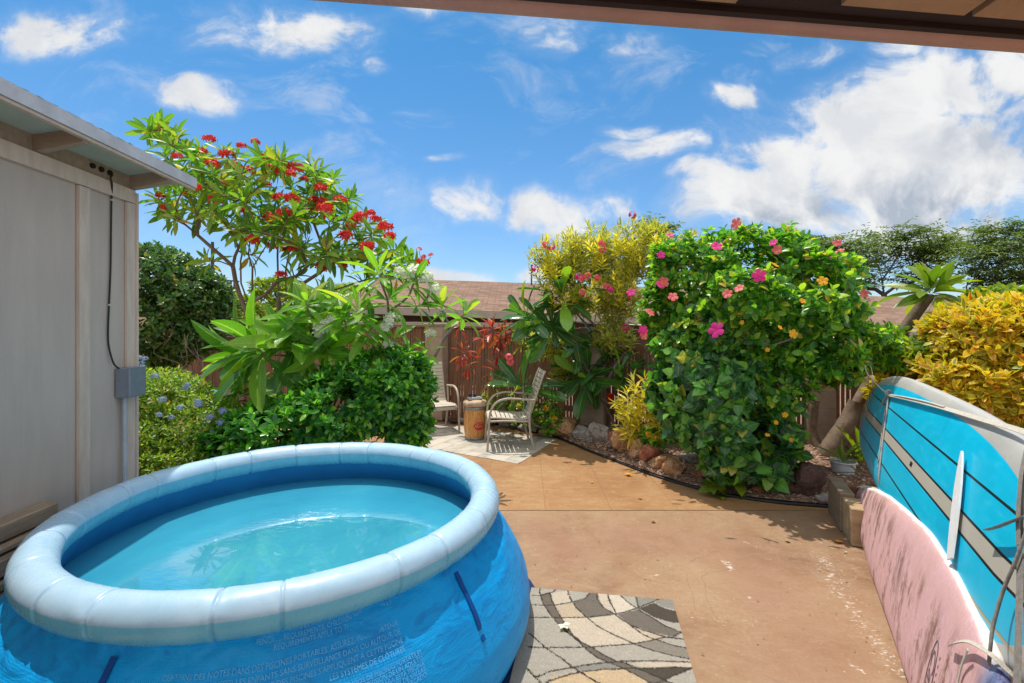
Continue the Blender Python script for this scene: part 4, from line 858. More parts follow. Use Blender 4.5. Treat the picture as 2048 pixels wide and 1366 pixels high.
mb = MB(); mb.lathe(KC, [(.12, .452), (.150, .458), (.164, .478), (.166, .505), (.150, .528), (.11, .540), (.05, .546), (.001, .548)], 72, 0, lambda r, z, a: (r*(1+.035*math.sin(a*17+math.sin(a*3)*2)*(r > .1)+.05*mnoise.noise(Vector((math.cos(a)*3, math.sin(a)*3, z*9)))), z+.008*mnoise.noise(Vector((math.cos(a)*4, math.sin(a)*4, 2)))*(r > .06)-(.012 if abs(math.sin(a*1.5+.3)) < .12 else 0)))
obj('cushion', mb, M['burlap'], keg)
A0 = math.atan2(-1, .055*1)+.42
def on_keg(x, z, off): a = A0+x/.155; r = kr(z)+off; return KC+Vector((r*math.cos(a), r*math.sin(a), z))
mb = MB(); nn = 40; rim = [on_keg(.082*math.cos(q)*(1+.05*math.sin(3*q)), .195+.058*math.sin(q), .0022) for q in np.linspace(0, 2*PI, nn+1)[:-1]]
rows = 14
mb.grid(lambda u, v: on_keg((u*2-1)*.082*math.sqrt(max(0, 1-(2*v-1)**2)), .195+(2*v-1)*.058, .0022), 16, rows); em = obj('emblem', mb, M['emblem_red'], keg)
v, f = text_mesh('Moxo', .062, .35); mb = MB(); wv = max(p[0] for p in v)-min(p[0] for p in v); x0 = min(p[0] for p in v)
mb.add([on_keg((p[0]-x0)-wv/2, .175+p[1]+.12*((p[0]-x0)-wv/2), .0040) for p in v], f, 0, False)
mb.strip([on_keg(x, .228+.2*(.003-x*x), .0036) for x in np.linspace(-.05, .05, 9)], .006, .0008, Vector((0, -1, 0)))
obj('emblem_lettering', mb, M['emblem_pale'], em)
# book, sunglasses and red flower lying on the keg
bp_ = KC+Vector((-.005, 0, .548)); Rb = Matrix.Rotation(.35, 3, 'Z'); bk = thing('book', 'closed pale-covered book lying on the burlap cushion of the keg', 'book', bp_)
mb = MB(); mb.box(bp_+Vector((0, 0, .013)), (.185, .128, .018), Rb, .002); obj('pages', mb, simple('paper', (.6, .56, .48), (.5, .46, .38), 60, .9, stretch=(1, 1, 30)), bk)
for z in (.0025, .0245):
    mb = MB(); mb.box(bp_+Vector((0, 0, z)), (.195, .136, .004), Rb, .001); obj('cover', mb, simple('book_cover', (.42, .5, .5), (.3, .36, .38), 15, .4), bk)
sg = thing('sunglasses', 'dark sunglasses lying on the back of the book', 'sunglasses', bp_+Vector((-.04, .03, .027)))
for dx in (-.03, .03):
    c = bp_+Vector((-.03+dx, .01, .048)); pl = [c+Vector((.026*math.cos(q), 0, .02*math.sin(q))) for q in np.linspace(0, 2*PI, 17)[:-1]]; mb = MB(); mb.prism(pl, (0, .004, 0)); obj('lens', mb, M['navy'], sg)
mb = MB(); mb.tube([bp_+Vector((-.088, .012, .055)), bp_+Vector((-.03, .010, .058)), bp_+Vector((.03, .012, .055))], .0035, 6); mb.tube([bp_+Vector((-.088, .012, .055)), bp_+Vector((-.07, .06, .035))], .003, 6); mb.tube([bp_+Vector((.03, .012, .055)), bp_+Vector((.02, .06, .035))], .003, 6); obj('frame', mb, M['black'], sg)
# ================================================================== SURFBOARDS
def board(name, label, cat, a, zc, lean, s0, s1, prof_w, thick, mt, flip_th=None, b=.58):
    h = math.hypot(1, b); u = Vector((b, 1, 0))/h; lr = math.radians(lean); side = Vector((1, -b, 0))/h
    v = side*math.sin(lr)+Vector((0, 0, math.cos(lr))); n = u.cross(v)*-1
    if n.x > 0: n = -n
    # local axes: x=u, y=v, z=n
    O = Vector(((a), 0, zc)); O = O+Vector((0, 0, 0)); y0 = -a*b/(1+b*b); O = Vector((a+b*y0, y0, zc))
    t = thing(name, label, cat, O); Mx = Matrix((-u, v, n)).transposed(); t.rotation_euler = Mx.to_euler(); ROOT[t.name] = O
    return t, O, u, v, n, Mx
def board_mesh(s0, s1, wf, tf, cv=0.0, nu=120, nv=36):
    cvf = cv if callable(cv) else (lambda s: cv)
    mb = MB(); vs = []
    for i in range(nu+1):
        f = i/nu; f = .5-.5*math.cos(PI*f); s = s0+(s1-s0)*f; W = wf(f); T = tf(f)
        for j in range(nv):
            q = 2*PI*j/nv; c_, s_ = math.cos(q), math.sin(q); e = .62
            vs.append(Vector((-s, W*math.copysign(abs(c_)**.8, c_)+cvf(s), T*math.copysign(abs(s_)**e, s_))))
    mb.add(vs, [(i*nv+j, (i+1)*nv+j, (i+1)*nv+(j+1) % nv, i*nv+(j+1) % nv) for i in range(nu) for j in range(nv)])
    mb.add(vs[:nv], [tuple(range(nv))]); mb.add(vs[-nv:], [tuple(range(nv))]); return mb
def m_blue(t):
    o = oc(t); s = t.new('ShaderNodeSeparateXYZ'); t.link(o, s.inputs[0]); X, Y, Z = s.outputs; X = t.math('MULTIPLY', X, -1.0)
    n = t.noise(o, 3, 5, .6); n2 = t.noise(t.map(o, (1, 3, 1)), 12, 5, .6); vv = t.math('ADD', Y, .018)
    # hull panel: long ellipse; grey beyond it
    e = t.math('ADD', t.math('POWER', t.math('ABSOLUTE', t.math('DIVIDE', t.math('SUBTRACT', X, 3.55), t.mapr(X, 3.5, 3.6, 1.66, 2.35))), 2.6), t.math('POWER', t.math('ABSOLUTE', t.math('DIVIDE', vv, .372)), 2.2))
    inside = t.math('MULTIPLY', t.math('LESS_THAN', e, 1.0), t.math('GREATER_THAN', Z, -.02))
    blue = t.mix(t.mapr(n, .3, .7), (.001, .47, .74), (.001, .56, .82)); blue = t.mix(t.mapr(n2, .56, .75, 0, .3), blue, (.12, .58, .78))
    grey = t.mix(t.mapr(n, .3, .7), (.42, .42, .4), (.5, .49, .46)); grey = t.mix(t.mapr(n2, .55, .75, 0, .4), grey, (.34, .31, .27))
    col = t.mix(inside, grey, blue)
    cs = t.math('MULTIPLY', t.math('LESS_THAN', t.math('ABSOLUTE', vv), .034), inside); col = t.mix(cs, col, (.48, .45, .38))
    for c_, w_ in ((.037, .0055), (.180, .0055)):
        L = t.math('MULTIPLY', t.math('LESS_THAN', t.math('ABSOLUTE', t.math('SUBTRACT', t.math('ABSOLUTE', vv), c_)), w_), inside); col = t.mix(L, col, (.012, .014, .02))
    # worn, brown sanded joint along the lower lines near this end
    wr = t.math('MULTIPLY', t.math('LESS_THAN', t.math('ABSOLUTE', t.math('ADD', vv, .182)), .006), t.math('LESS_THAN', X, 3.0)); col = t.mix(wr, col, (.42, .36, .22))
    return pbsdf(t, col, t.mapr(n2, .3, .7, .28, .45), .5, 0, n2, .08, .004)
def m_pink(t):
    o = oc(t); s = t.new('ShaderNodeSeparateXYZ'); t.link(o, s.inputs[0]); X, Y, Z = s.outputs; X = t.math('MULTIPLY', X, -1.0)
    st = t.noise(t.map(o, (3.2, .9, 1), (0, 0, .1)), 2.4, 8, .72, .4); sp = t.noise(t.map(o, (1, .35, 1)), 9, 7, .75, .3); fine = t.noise(t.map(o, (4, 1, 4)), 30, 4, .7)
    pink = t.mix(t.mapr(fine, .3, .7), (.68, .38, .40), (.78, .52, .53))
    pink = t.mix(t.mapr(st, .42, .64, 0, .55), pink, (.64, .38, .32))
    m_ = t.math('MULTIPLY', t.mapr(sp, .47, .58, 0, 1, True), t.mapr(Y, .24, .12, 0, 1)); m_ = t.math('MULTIPLY', m_, t.mapr(st, .38, .54, .25, .9)); col = t.mix(m_, pink, (.22, .12, .09))
    nn = t.new('ShaderNodeSeparateXYZ'); t.link(t.new('ShaderNodeTexCoord').outputs['Normal'], nn.inputs[0]); edge = t.mapr(t.math('ADD', nn.outputs[1], t.math('MULTIPLY', t.math('SUBTRACT', sp, .5), .9)), .34, .62, 0, 1, True)
    rub = t.mix(t.mapr(st, .58, .7, 0, 1), (.74, .72, .68), (.55, .46, .4)); col = t.mix(edge, col, rub)
    d = t.math('MULTIPLY', t.mapr(X, 2.05, 1.98, 0, 1), t.mapr(Y, -.05, .1, 0, 1)); col = t.mix(d, col, t.mix(t.mapr(sp, .45, .6), (.05, .03, .12), (.18, .25, .42)))
    return pbsdf(t, col, .7, .3, 0, t.math('ADD', t.math('MULTIPLY', fine, .6), sp), .5, .006)
bb, O, u_, v_, n_, Mx = board('paddleboard', 'blue-bottomed paddleboard with grey stripe and black pinlines standing on edge', 'paddleboard', .775, .8, 15, 1.5, 5.4, None, None, None)
def wf_b(f): return .405*(max(0, 1-abs(2*f-1.02)**3.2))**.55+.004 if abs(2*f-1.02) < 1 else .004
mb = board_mesh(1.5, 6.0, wf_b, lambda f: .066*(min(1, 5.5*f+.15)*min(1, 5.5*(1-f)+.15)), lambda s: .015-.06*max(0, (s-4.6)/1.4)**2); obj('hull', mb, mat('paddleboard_paint', m_blue), bb, True)
Bp = lambda s, v, n=0.: O+u_*s+v_*v+n_*n
mb = MB(); mb.box((-3.52, -.015, .0655), (.05, .026, .004), None, .001); obj('fin_box', mb, M['vent'], bb, True)
# the long white blade propped between the boards
mb = MB(); tb, bt = Vector((2.79, .236, .08)), Vector((2.51, -.154, .08)); ax = (tb-bt).normalized(); sd = Vector((ax.y, -ax.x, 0)); L = (tb-bt).length
pl = []
for f, w_ in [(0, .024), (.2, .031), (.45, .035), (.65, .032), (.82, .023), (.92, .015), (.98, .008), (1, .003)]: pl.append(bt+ax*L*f+sd*w_)
for f, w_ in [(1, .003), (.98, .008), (.92, .015), (.82, .023), (.65, .032), (.45, .035), (.2, .031), (0, .024)]: pl.append(bt+ax*L*f-sd*w_)
mb.prism([Bp(*p) for p in pl], n_*.007); tag(obj('fin_blade', mb, simple('fin_white', (.85, .85, .84), (.74, .74, .73), 5, .5, stretch=(1, 1, 1), bs=.2)), 'long white tapered blade standing against the blue paddleboard', 'fin')
pk, O2, u2, v2, n2, Mx2 = board('foam_surfboard', 'scuffed pink foam surfboard standing on edge on the patio', 'surfboard', .59, .305, 10, 0, 0, None, None, None)
def _ip(x, T):
    for (a, b), (c, d) in zip(T[:-1], T[1:]):
        if a <= x <= c: q = (x-a)/(c-a); q = q*q*(3-2*q)*.4+q*.6; return b+(d-b)*q
    return T[0][1] if x < T[0][0] else T[-1][1]
def wf_p(f): return _ip(1.72+3.26*f, [(1.72, .004), (1.78, .12), (1.9, .19), (2.0, .23), (2.16, .27), (2.45, .305), (2.8, .315), (3.25, .292), (3.7, .265), (4.1, .22), (4.41, .17), (4.7, .115), (4.88, .07), (4.95, .035), (4.98, .004)])
mb = board_mesh(1.72, 4.98, wf_p, lambda f: .042*min(1, 7*f+.25)*min(1, 7*(1-f)+.25), lambda s: .035-.17*(max(0, s-2.9)/2.05)**1.2); obj('hull', mb, mat('pink_foam', m_pink), pk, True)
Pp = lambda s, v, n=0.: O2+u2*s+v2*v+n2*n
# logo on the pink board: an outlined pill with script letters reading down the board
mb = MB(); ink = simple('logo_ink', (.12, .1, .11), (.2, .15, .15), 30, .7); cx_, cy_ = -2.37, -.06
mb.strip([(cx_+.036*math.cos(q), cy_+.155*math.sin(q), .0425) for q in np.linspace(0, 2*PI, 41)], .005, .0008, Vector((0, 0, 1)))
v, f = text_mesh('Calo', .085, .3); w0 = min(p[0] for p in v); w1 = max(p[0] for p in v); mb.add([(cx_-.022+p[1]*.8, cy_+(w1-w0)*.75-(p[0]-w0)*1.5, .0432) for p in v], f, 0, False)
for k in range(9): mb.box((cx_+.056, cy_+.12-.032*k, .0428), (.005, .012, .001), None, 0)
obj('logo', mb, ink, pk, True)
# ropes and straps
M['rope'] = simple('rope_grey', (.42, .38, .34), (.26, .235, .21), 50, .8, .2, stretch=(1, 1, 8), bs=.6, bd=.003)
M['strap'] = simple('strap_taupe', (.33, .30, .27), (.22, .2, .18), 60, .75, .2, stretch=(1, 1, 1))
M['webbing'] = simple('webbing_white', (.6, .56, .48), (.48, .44, .37), 60, .8, .2)
K = Bp(4.66, .248, .075)
rp = thing('lashing_rope', 'thin grey rope with knotted loop holding the far end of the blue board', 'rope', K)
mb = MB(); mb.tube(smooth_line([K, Bp(4.514, .109, .074), Bp(4.352, -.056, .074), Bp(4.2, -.21, .07), Bp(4.142, -.30, .06), Bp(4.14, -.34, .03)], 5), .0055, 8); mb.tube(smooth_line([K, Bp(4.56, .1, .076), Bp(4.40, -.07, .074), Bp(4.24, -.24, .07)], 5), .004, 7); obj('rope', mb, M['rope'], rp)
mb = MB(); mb.tube(smooth_line([K+Vector((.020*math.cos(q), 0, .022*math.sin(q)+.012)) for q in np.linspace(0, 2*PI, 10)], 2), .009, 8); mb.tube(smooth_line([K, Bp(4.69, .2, .086), Bp(4.72, .15, .083)], 3), .008, 6); obj('knot', mb, M['rope'], rp)
mb = MB(); mb.tube(smooth_line([Bp(5.7, .14, .0), Bp(5.68, .1, .035), Bp(5.55, -.04, .048), Bp(5.4, -.16, .05), Bp(5.25, -.25, .045), Bp(5.1, -.3, .0)], 5), .0055, 8); tag(obj('end_rope', mb, M['rope']), 'grey rope wrapped round the far tip of the blue board', 'rope')
tie = at(1722, 700, 4.9)
mb = MB(); mb.tube(smooth_line([tie+Vector((-.06, 0, .14)), tie, at(1732, 742, 4.6), at(1752, 768, 4.2), K], 5), .0055, 7); mb.tube(smooth_line([tie, at(1742, 735, 4.7), at(1745, 765, 4.4), Bp(5.65, .15, .02)], 4), .004, 7); tag(obj('tie_rope', mb, M['webbing']), 'pale rope running from the hibiscus bush down to the blue board', 'rope')
mb = MB(); mb.strip(smooth_line([K, Bp(4.151, .293, .074), Bp(3.654, .334, .070), Bp(3.185, .367, .062), Bp(2.78, .392, .052), Bp(2.532, .41, .045), Bp(2.3, .42, .03)], 6), .022, .003, n_+v_*.6); mb.tube(smooth_line([K, Bp(4.15, .30, .08), Bp(3.65, .343, .074), Bp(3.3, .365, .066)], 5), .006, 7); tag(obj('long_strap', mb, M['webbing']), 'pale twisted strap running along the upper rail of the blue board', 'strap')
mb = MB(); mb.strip(smooth_line([Bp(2.36, .46, -.03), Bp(2.322, .41, .03), Bp(2.25, .321, .07), Bp(2.184, .216, .074), Bp(2.071, .086, .075), Bp(1.976, -.035, .075), Bp(1.89, -.146, .074), Bp(1.813, -.249, .072), Bp(1.7, -.36, .06)], 6), .034, .003, n_); mb.strip(smooth_line([Bp(2.29, .37, .07), Bp(2.21, .29, .086), Bp(2.13, .18, .088), Bp(2.07, .10, .084)], 5), .020, .003, n_, 0); tag(obj('cam_strap', mb, M['strap']), 'dark taupe strap hanging down across the near end of the blue board', 'strap')
mb = MB(); mb.strip(smooth_line([Bp(2.076, .192, .09), Bp(2.128, .146, .1), Bp(2.192, .101, .102), Bp(2.263, .063, .1)], 6), .017, .003, (n_*.3+v_)); tag(obj('loose_strap_end', mb, M['strap']), 'short loose strap tail sticking out from the taupe strap', 'strap')
mb = MB(); mb.tube(smooth_line([Bp(2.05, .16, .088), Bp(2.044, .058, .088), Bp(2.047, -.047, .088), Bp(2.026, -.156, .088), Bp(2.005, -.213, .085), Bp(2.0, -.27, .075)], 6), .005, 7); tag(obj('diagonal_cord', mb, M['strap']), 'thin dark cord slanting from the taupe strap to the pink board', 'cord')
mb = MB(); mb.strip(smooth_line([Pp(2.21, .17, .055), Pp(2.15, .215, .06), Pp(2.088, .26, .052), Pp(2.0, .29, .035), Pp(1.97, .275, .0), Pp(1.96, .25, -.04)], 6), .014, .003, v2+n2); mb.strip(smooth_line([Pp(2.075, .242, .054), Pp(2.101, .173, .05), Pp(2.104, .106, .048), Pp(2.08, -.1, .046)], 5), .010, .003, n2); tag(obj('white_strap', mb, M['webbing']), 'narrow white strap tied round the near end of the pink board', 'strap')
mb = MB(); mb.strip(smooth_line([Pp(4.9, -.15, .03), Pp(4.80, -.07, .04), Pp(4.66, .0, .042), Pp(4.50, .06, .035), Pp(4.40, .09, 0.01), Pp(4.3, .12, -.02), Bp(4.14, -.34, .03)], 5), .016, .003, n2+v2*.5); tag(obj('knotted_strap', mb, M['webbing']), 'white strap looped over the far tip of the pink board', 'strap')
# wooden rack blocks under the far end of the boards
M['timber'] = simple('timber', (.5, .37, .22), (.33, .23, .13), 3, .8, .2, stretch=(2, 2, 9), bs=.4, bd=.006); M['timber_dark'] = simple('timber_dark', (.28, .12, .06), (.16, .07, .04), 5, .8, .2, stretch=(2, 2, 8), bs=.4)
M['timber_grey'] = simple('timber_grey', (.30, .235, .16), (.19, .14, .1), 4, .85, .2, stretch=(2, 2, 9), bs=.4)
Rt = Matrix.Rotation(math.atan2(1, .42)-PI/2, 3, 'Z')
def post_(px0, py0, w_, d_, h, m_, label, out):
    p = G(px0, py0); mb = MB(); mb.box(p+Rt @ Vector((w_/2, d_/2, h/2+.004)), (w_, d_, h), Rt, .006); tag(obj('timber_block', mb, M[m_]), label, 'timber')
post_(1703, 1093, .13, .26, .27, 'timber', 'yellowish upright timber block under the far end of the pink board', 0)
post_(1680, 1064, .10, .42, .30, 'timber_grey', 'greyer timber block standing on the garden side of the yellowish block', 0)
mb = MB(); mb.beam(at(1672, 975, 3.95), at(1790, 990, 3.7), .06, .07); tag(obj('rack_bar', mb, M['timber_dark']), 'dark crossbar resting behind the timber blocks under the boards', 'timber')
# ================================================================== EDGING, HOSE, ROCKS, BUCKET, CUP, TOWEL
EL = [p for p in ES if .3 < p.x < 3.15]
mb = MB(); mb.tube([p+Vector((0, 0, .016)) for p in EL], .012, 8); mb.tube([p+Vector((.0, .035, .012)) for p in EL], .012, 6); tag(obj('edging', mb, M['black']), 'black plastic edging strip curving between the patio and the planting bed', 'edging')
mb = MB(); pts = [G(*p)+Vector((0, 0, .075)) for p in [(1285, 905), (1330, 912), (1400, 925), (1470, 940)]]; mb.tube(smooth_line(pts, 6), .010, 8); tag(obj('irrigation_hose', mb, simple('hose_grey', (.3, .3, .3), (.2, .2, .2), 20, .6)), 'grey irrigation hose lying on the mulch behind the rocks', 'hose')
def m_rock(c1, c2, c3):
    def f(t):
        o = oc(t); n = t.noise(o, 9, 7, .7); v = t.noise(o, 40, 5, .7); c = t.ramp(n, [(.3, c2), (.52, c1), (.72, c3)]); c = t.mix(t.mapr(v, .36, .5, .7, 0), c, (.05, .03, .025)); return pbsdf(t, c, .92, .15, 0, t.math('ADD', n, v), .8, .02)
    return mat('lava_rock', f)
RM = {'tan': m_rock((.55, .31, .16), (.32, .15, .08), (.7, .5, .32)), 'red': m_rock((.42, .16, .09), (.22, .08, .05), (.55, .28, .18)), 'grey': m_rock((.36, .32, .29), (.2, .16, .14), (.52, .47, .42)), 'dark': m_rock((.13, .075, .06), (.07, .04, .035), (.22, .14, .11))}
def rock(px, py, wpx, hpx, m_, label, zb=.0, seed=0, group=None, shape='rock'):
    p = G(px, py); s = p.y/FPX; w_, h = wpx*s*1.15, hpx*s*1.22; bm = bmesh.new(); bmesh.ops.create_icosphere(bm, subdivisions=4, radius=1); rr = random.Random(seed*13+px)
    off = Vector((rr.uniform(0, 50), rr.uniform(0, 50), 0)); pl = [(Vector((rr.gauss(0, 1), rr.gauss(0, 1), rr.gauss(0, 1))).normalized(), rr.uniform(.55, .85)) for _ in range(9)]
    for v in bm.verts:
        d = v.co.normalized(); r = 1+.3*mnoise.noise(d*1.3+off)
        for q, k in pl:
            a = d.dot(q)
            if a > 0: r = min(r, k/a)
        r += .10*mnoise.noise(d*4+off)+.05*mnoise.noise(d*11+off); v.co = d*r
    mx = [max(abs(v.co[i]) for v in bm.verts) for i in range(3)]
    dp = rr.uniform(.8, 1.1)*min(w_, h*1.5)
    R = Matrix.Rotation(rr.uniform(-.3, .3), 3, 'Z'); mb = MB()
    for v in bm.verts: v.co = R @ Vector((v.co.x/mx[0]*w_*.52, v.co.y/mx[1]*dp*.5, v.co.z/mx[2]*h*.56))
    bm.verts.index_update(); c = Vector((p.x, p.y+dp*.42, zb+h*.46)); mb.add([v.co+c for v in bm.verts], [[v.index for v in f.verts] for f in bm.faces]); bm.free(); return tag(obj('lava_rock', mb, RM[m_]), label, 'rock', group)
GR_ = 'lava rocks bordering the planting bed'
RK = [(1132, 882, 44, 28, 'tan', 'low tan lava rock at the left start of the rock border'), (1163, 889, 30, 22, 'grey', 'small rounded brownish-grey rock beside the low tan rock'), (1180, 896, 24, 26, 'grey', 'small dark-grey rock left of the pale pointed grey rock'),
      (1201, 900, 36, 36, 'grey', 'pale grey pointed rock leaning between dark stones and the flat red one'), (1231, 901, 46, 22, 'red', 'flat reddish-brown rock right of the pale grey pointed rock'), (1226, 911, 26, 12, 'dark', 'small dark rock tucked below the flat reddish rock'),
      (1252, 921, 42, 42, 'tan', 'large tan angular rock with a broken flat top'), (1277, 931, 30, 34, 'tan', 'narrow upright orange-brown rock beside the large tan one'), (1305, 941, 38, 34, 'red', 'rough reddish-orange rock with deep pits in the border'),
      (1337, 950, 54, 26, 'tan', 'wide low tan rock with yellow leaf behind it'), (1358, 962, 40, 24, 'tan', 'low sandy rock beside the black edging'), (1385, 948, 38, 26, 'grey', 'brownish-grey rock partly under the hibiscus leaves'),
      (1408, 968, 34, 18, 'red', 'small reddish rock by the edging under the hibiscus'), (1436, 975, 40, 20, 'dark', 'dark flat rock below the hanging heart-shaped leaves'), (1470, 985, 44, 24, 'dark', 'dark brown rock right of the flat dark one'),
      (1500, 978, 30, 24, 'dark', 'small dark rock behind the edging under the vine'), (1530, 996, 38, 18, 'red', 'small rusty-red rock touching the edging'), (1580, 1002, 62, 42, 'dark', 'big black-brown pitted rock left of the rounded dark one'),
      (1634, 1008, 54, 50, 'dark', 'rounded dark pitted rock near the timber blocks'), (1655, 1016, 26, 14, 'grey', 'small pale stone at the foot of the rounded dark rock'), (1420, 955, 30, 22, 'grey', 'grey rock in the shade behind the small reddish one'), (1555, 990, 26, 20, 'red', 'small brown rock between the rusty one and the big pitted rock')]
for i, (a, b, c, d, m_, l) in enumerate(RK): rock(a, b, c*1.1, d*1.15, m_, l, .022, i, GR_)
for i, (a, b, c, d) in enumerate([(1010, 857, 24, 14), (1030, 860, 20, 14), (1048, 864, 24, 14), (1072, 868, 22, 13), (1092, 874, 24, 14), (985, 853, 20, 12), (925, 850, 20, 11), (905, 849, 20, 12), (944, 851, 18, 10), (965, 853, 18, 10)]):
    rock(a, b, c, d, 'dark' if i % 2 else 'grey', 'small dark stone in the row along the bed edge behind the chairs and keg', .0, 40+i, 'small dark stones behind the chairs')
rock(470, 779, 60, 20, 'tan', 'flat tan rock behind the rolled towel', .0, 77); rock(520, 800, 44, 14, 'grey', 'flat grey stone right of the rolled towel', .0, 78); rock(562, 796, 30, 16, 'red', 'brownish stone under the hanging plumeria leaves', 0, 79)
# bucket with aloe
M['bucket'] = simple('bucket_white', (.55, .57, .62), (.42, .44, .5), 12, .5)
bc = G(1686, 971); bc.z = .035; bt_ = thing('plant_bucket', 'white plastic bucket holding a spiky green plant at the end of the bed', 'bucket', bc)
mb = MB(); mb.lathe(bc, [(.001, .004), (.085, .004), (.09, .02), (.108, .19), (.112, .20), (.116, .20), (.116, .212), (.104, .212), (.10, .17), (.001, .165)], 40); bkt = obj('bucket', mb, M['bucket'], bt_)
mb = MB(); mb.tube([bc+Vector((.112*math.cos(q), .112*math.sin(q)-.012, .10-.035*math.sin(q))) for q in np.linspace(PI*1.02, PI*1.98, 14)], .003, 6); obj('handle', mb, M['black'], bkt)
k = 13; Pz = np.array([bc+Vector((0, 0, .17))]*k); P_, D_, N_, L_, W_ = rosettes(np.array([bc+Vector((0, 0, .19))]), np.array([[0, 0, 1.]]), k, (15, 85), .24, .3, .11, 0, RNG); leaves('foliage', T_LANCE_BIG, P_, D_, N_, L_*1.1, W_*1.2, M['leaf_bright'], bt_)
# red cup hung on the trunk
M['cup'] = simple('cup_red', (.62, .01, .01), (.55, .008, .01), 12, .3)
cp = at(1220, 796, 6.45); mb = MB(); mb.lathe(cp, [(.001, -.055), (.036, -.055), (.047, .055), (.050, .055), (.050, .060), (.044, .060), (.034, -.05), (.001, -.05)], 28); tag(obj('red_cup', mb, M['cup']), 'bright red plastic cup hanging on the leaning plumeria trunk', 'cup')
# rolled towel and grey pad
def m_check(t):
    o = oc(t); s = t.new('ShaderNodeSeparateXYZ'); t.link(o, s.inputs[0]); a = t.math('LESS_THAN', t.math('FRACT', t.math('MULTIPLY', s.outputs[0], 5.2)), .5); b = t.math('LESS_THAN', t.math('FRACT', t.math('MULTIPLY', t.math('ADD', s.outputs[2], s.outputs[1]), 9)), .5)
    x = t.math('MULTIPLY', t.math('ADD', a, b), .5); return pbsdf(t, t.ramp(x, [(0, (.66, .7, .72)), (.5, (.16, .45, .44)), (1, (.02, .26, .27))], 'CONSTANT'), .9, .1, 0, t.noise(o, 20, 4), .4, .01)
def pad(px0, px1, py, Y, hh, m_, nm, lb_, ct):
    a, b = at(px0, py, Y), at(px1, py, Y); mb = MB(); n = 30
    def g(u, v):
        q = v*2*PI; c = a.lerp(b, u); k = .5+.5*min(1, 12*u, 12*(1-u)); return c+Vector((0, .30*math.copysign(abs(math.cos(q))**.6, math.cos(q))*k, hh*.5*math.copysign(abs(math.sin(q))**.7, math.sin(q))*k*(1+.15*mnoise.noise(Vector((u*9, q, Y))))))
    mb.grid(g, n, 28); e0 = [g(0, j/28) for j in range(28)]; e1 = [g(1, j/28) for j in range(28)]; mb.add(e0, [tuple(range(28))]); mb.add(e1, [tuple(range(28))]); tag(obj(nm, mb, m_), lb_, ct)
gz = at(400, 785, 9.6)
pad(388, 446, 789, 10.0, .22, mat('check_towel', m_check), 'towel', 'green and white checked towel folded on the ground beyond the blue-flowered bush', 'towel')
pad(450, 480, 791, 10.0, .20, simple('grey_pad', (.4, .37, .36), (.28, .25, .24), 6, .9), 'rolled_pad', 'grey rolled pad lying right of the checked towel', 'pad')
# fallen leaves
fl = [(1438, 986, .062, 'large yellow-green fallen leaf in the shade by the edging', 'leaf_bright'), (1446, 1000, .05, 'second yellow-green fallen leaf just below the large one', 'leaf_bright'), (1257, 951, .05, 'bright yellow fallen flower on the tan tiles', 'yellow_flower'),
      (1282, 997, .035, 'curled brown fallen leaf on the tan tiles', 'leaf_dry'), (1682, 1084, .045, 'yellow fallen leaf at the foot of the timber block', 'yellow_flower'), (1303, 1043, .035, 'small dark dry leaf on the brown slab near the joint', 'leaf_dry'),
      (1578, 1082, .035, 'small dark dry leaf right of the hibiscus shadow', 'leaf_dry'), (1128, 1257, .035, 'shrivelled pale flower lying on the patterned rug', 'white_flower'), (1185, 965, .03, 'tiny yellow bit of leaf on the tan tiles', 'yellow_flower')]
for px, py, s_, lb_, m_ in fl:
    z = .006 if py < 1200 else .018; p = G(px, py, z); kk = 5 if 'flower' in lb_ else 2; a = RNG.uniform(0, 6.28)+np.arange(kk)*(6.28/5 if kk == 5 else .7)
    o = leaves('fallen_flower' if kk == 5 else 'fallen_leaf', T_HEART, np.array([p+Vector((0, 0, .004+.004*i)) for i in range(kk)]), np.stack([np.cos(a), np.sin(a), .25+0*a], 1), np.array([[0, 0, 1.]]*kk), s_, s_*.8, M[m_]); tag(o, lb_, 'flower' if kk == 5 else 'leaf')
dn = 170; xs = RNG.uniform(-.1, 2.4, dn); ys = RNG.uniform(2.2, 5.5, dn); a = RNG.uniform(0, 6.28, dn); okm = np.array([y < edge_y(x)-.05 for x, y in zip(xs, ys)]); xs, ys, a = xs[okm], ys[okm], a[okm]; k = len(xs)
struct(leaves('litter', T_DIAM, np.stack([xs, ys, np.full(k, .008)], 1), np.stack([np.cos(a), np.sin(a), 0*a+.1], 1), np.stack([RNG.normal(0, .3, k), 0*a, 1+0*a], 1), RNG.uniform(.008, .022, k), RNG.uniform(.004, .012, k), M['leaf_dry']), 'stuff')
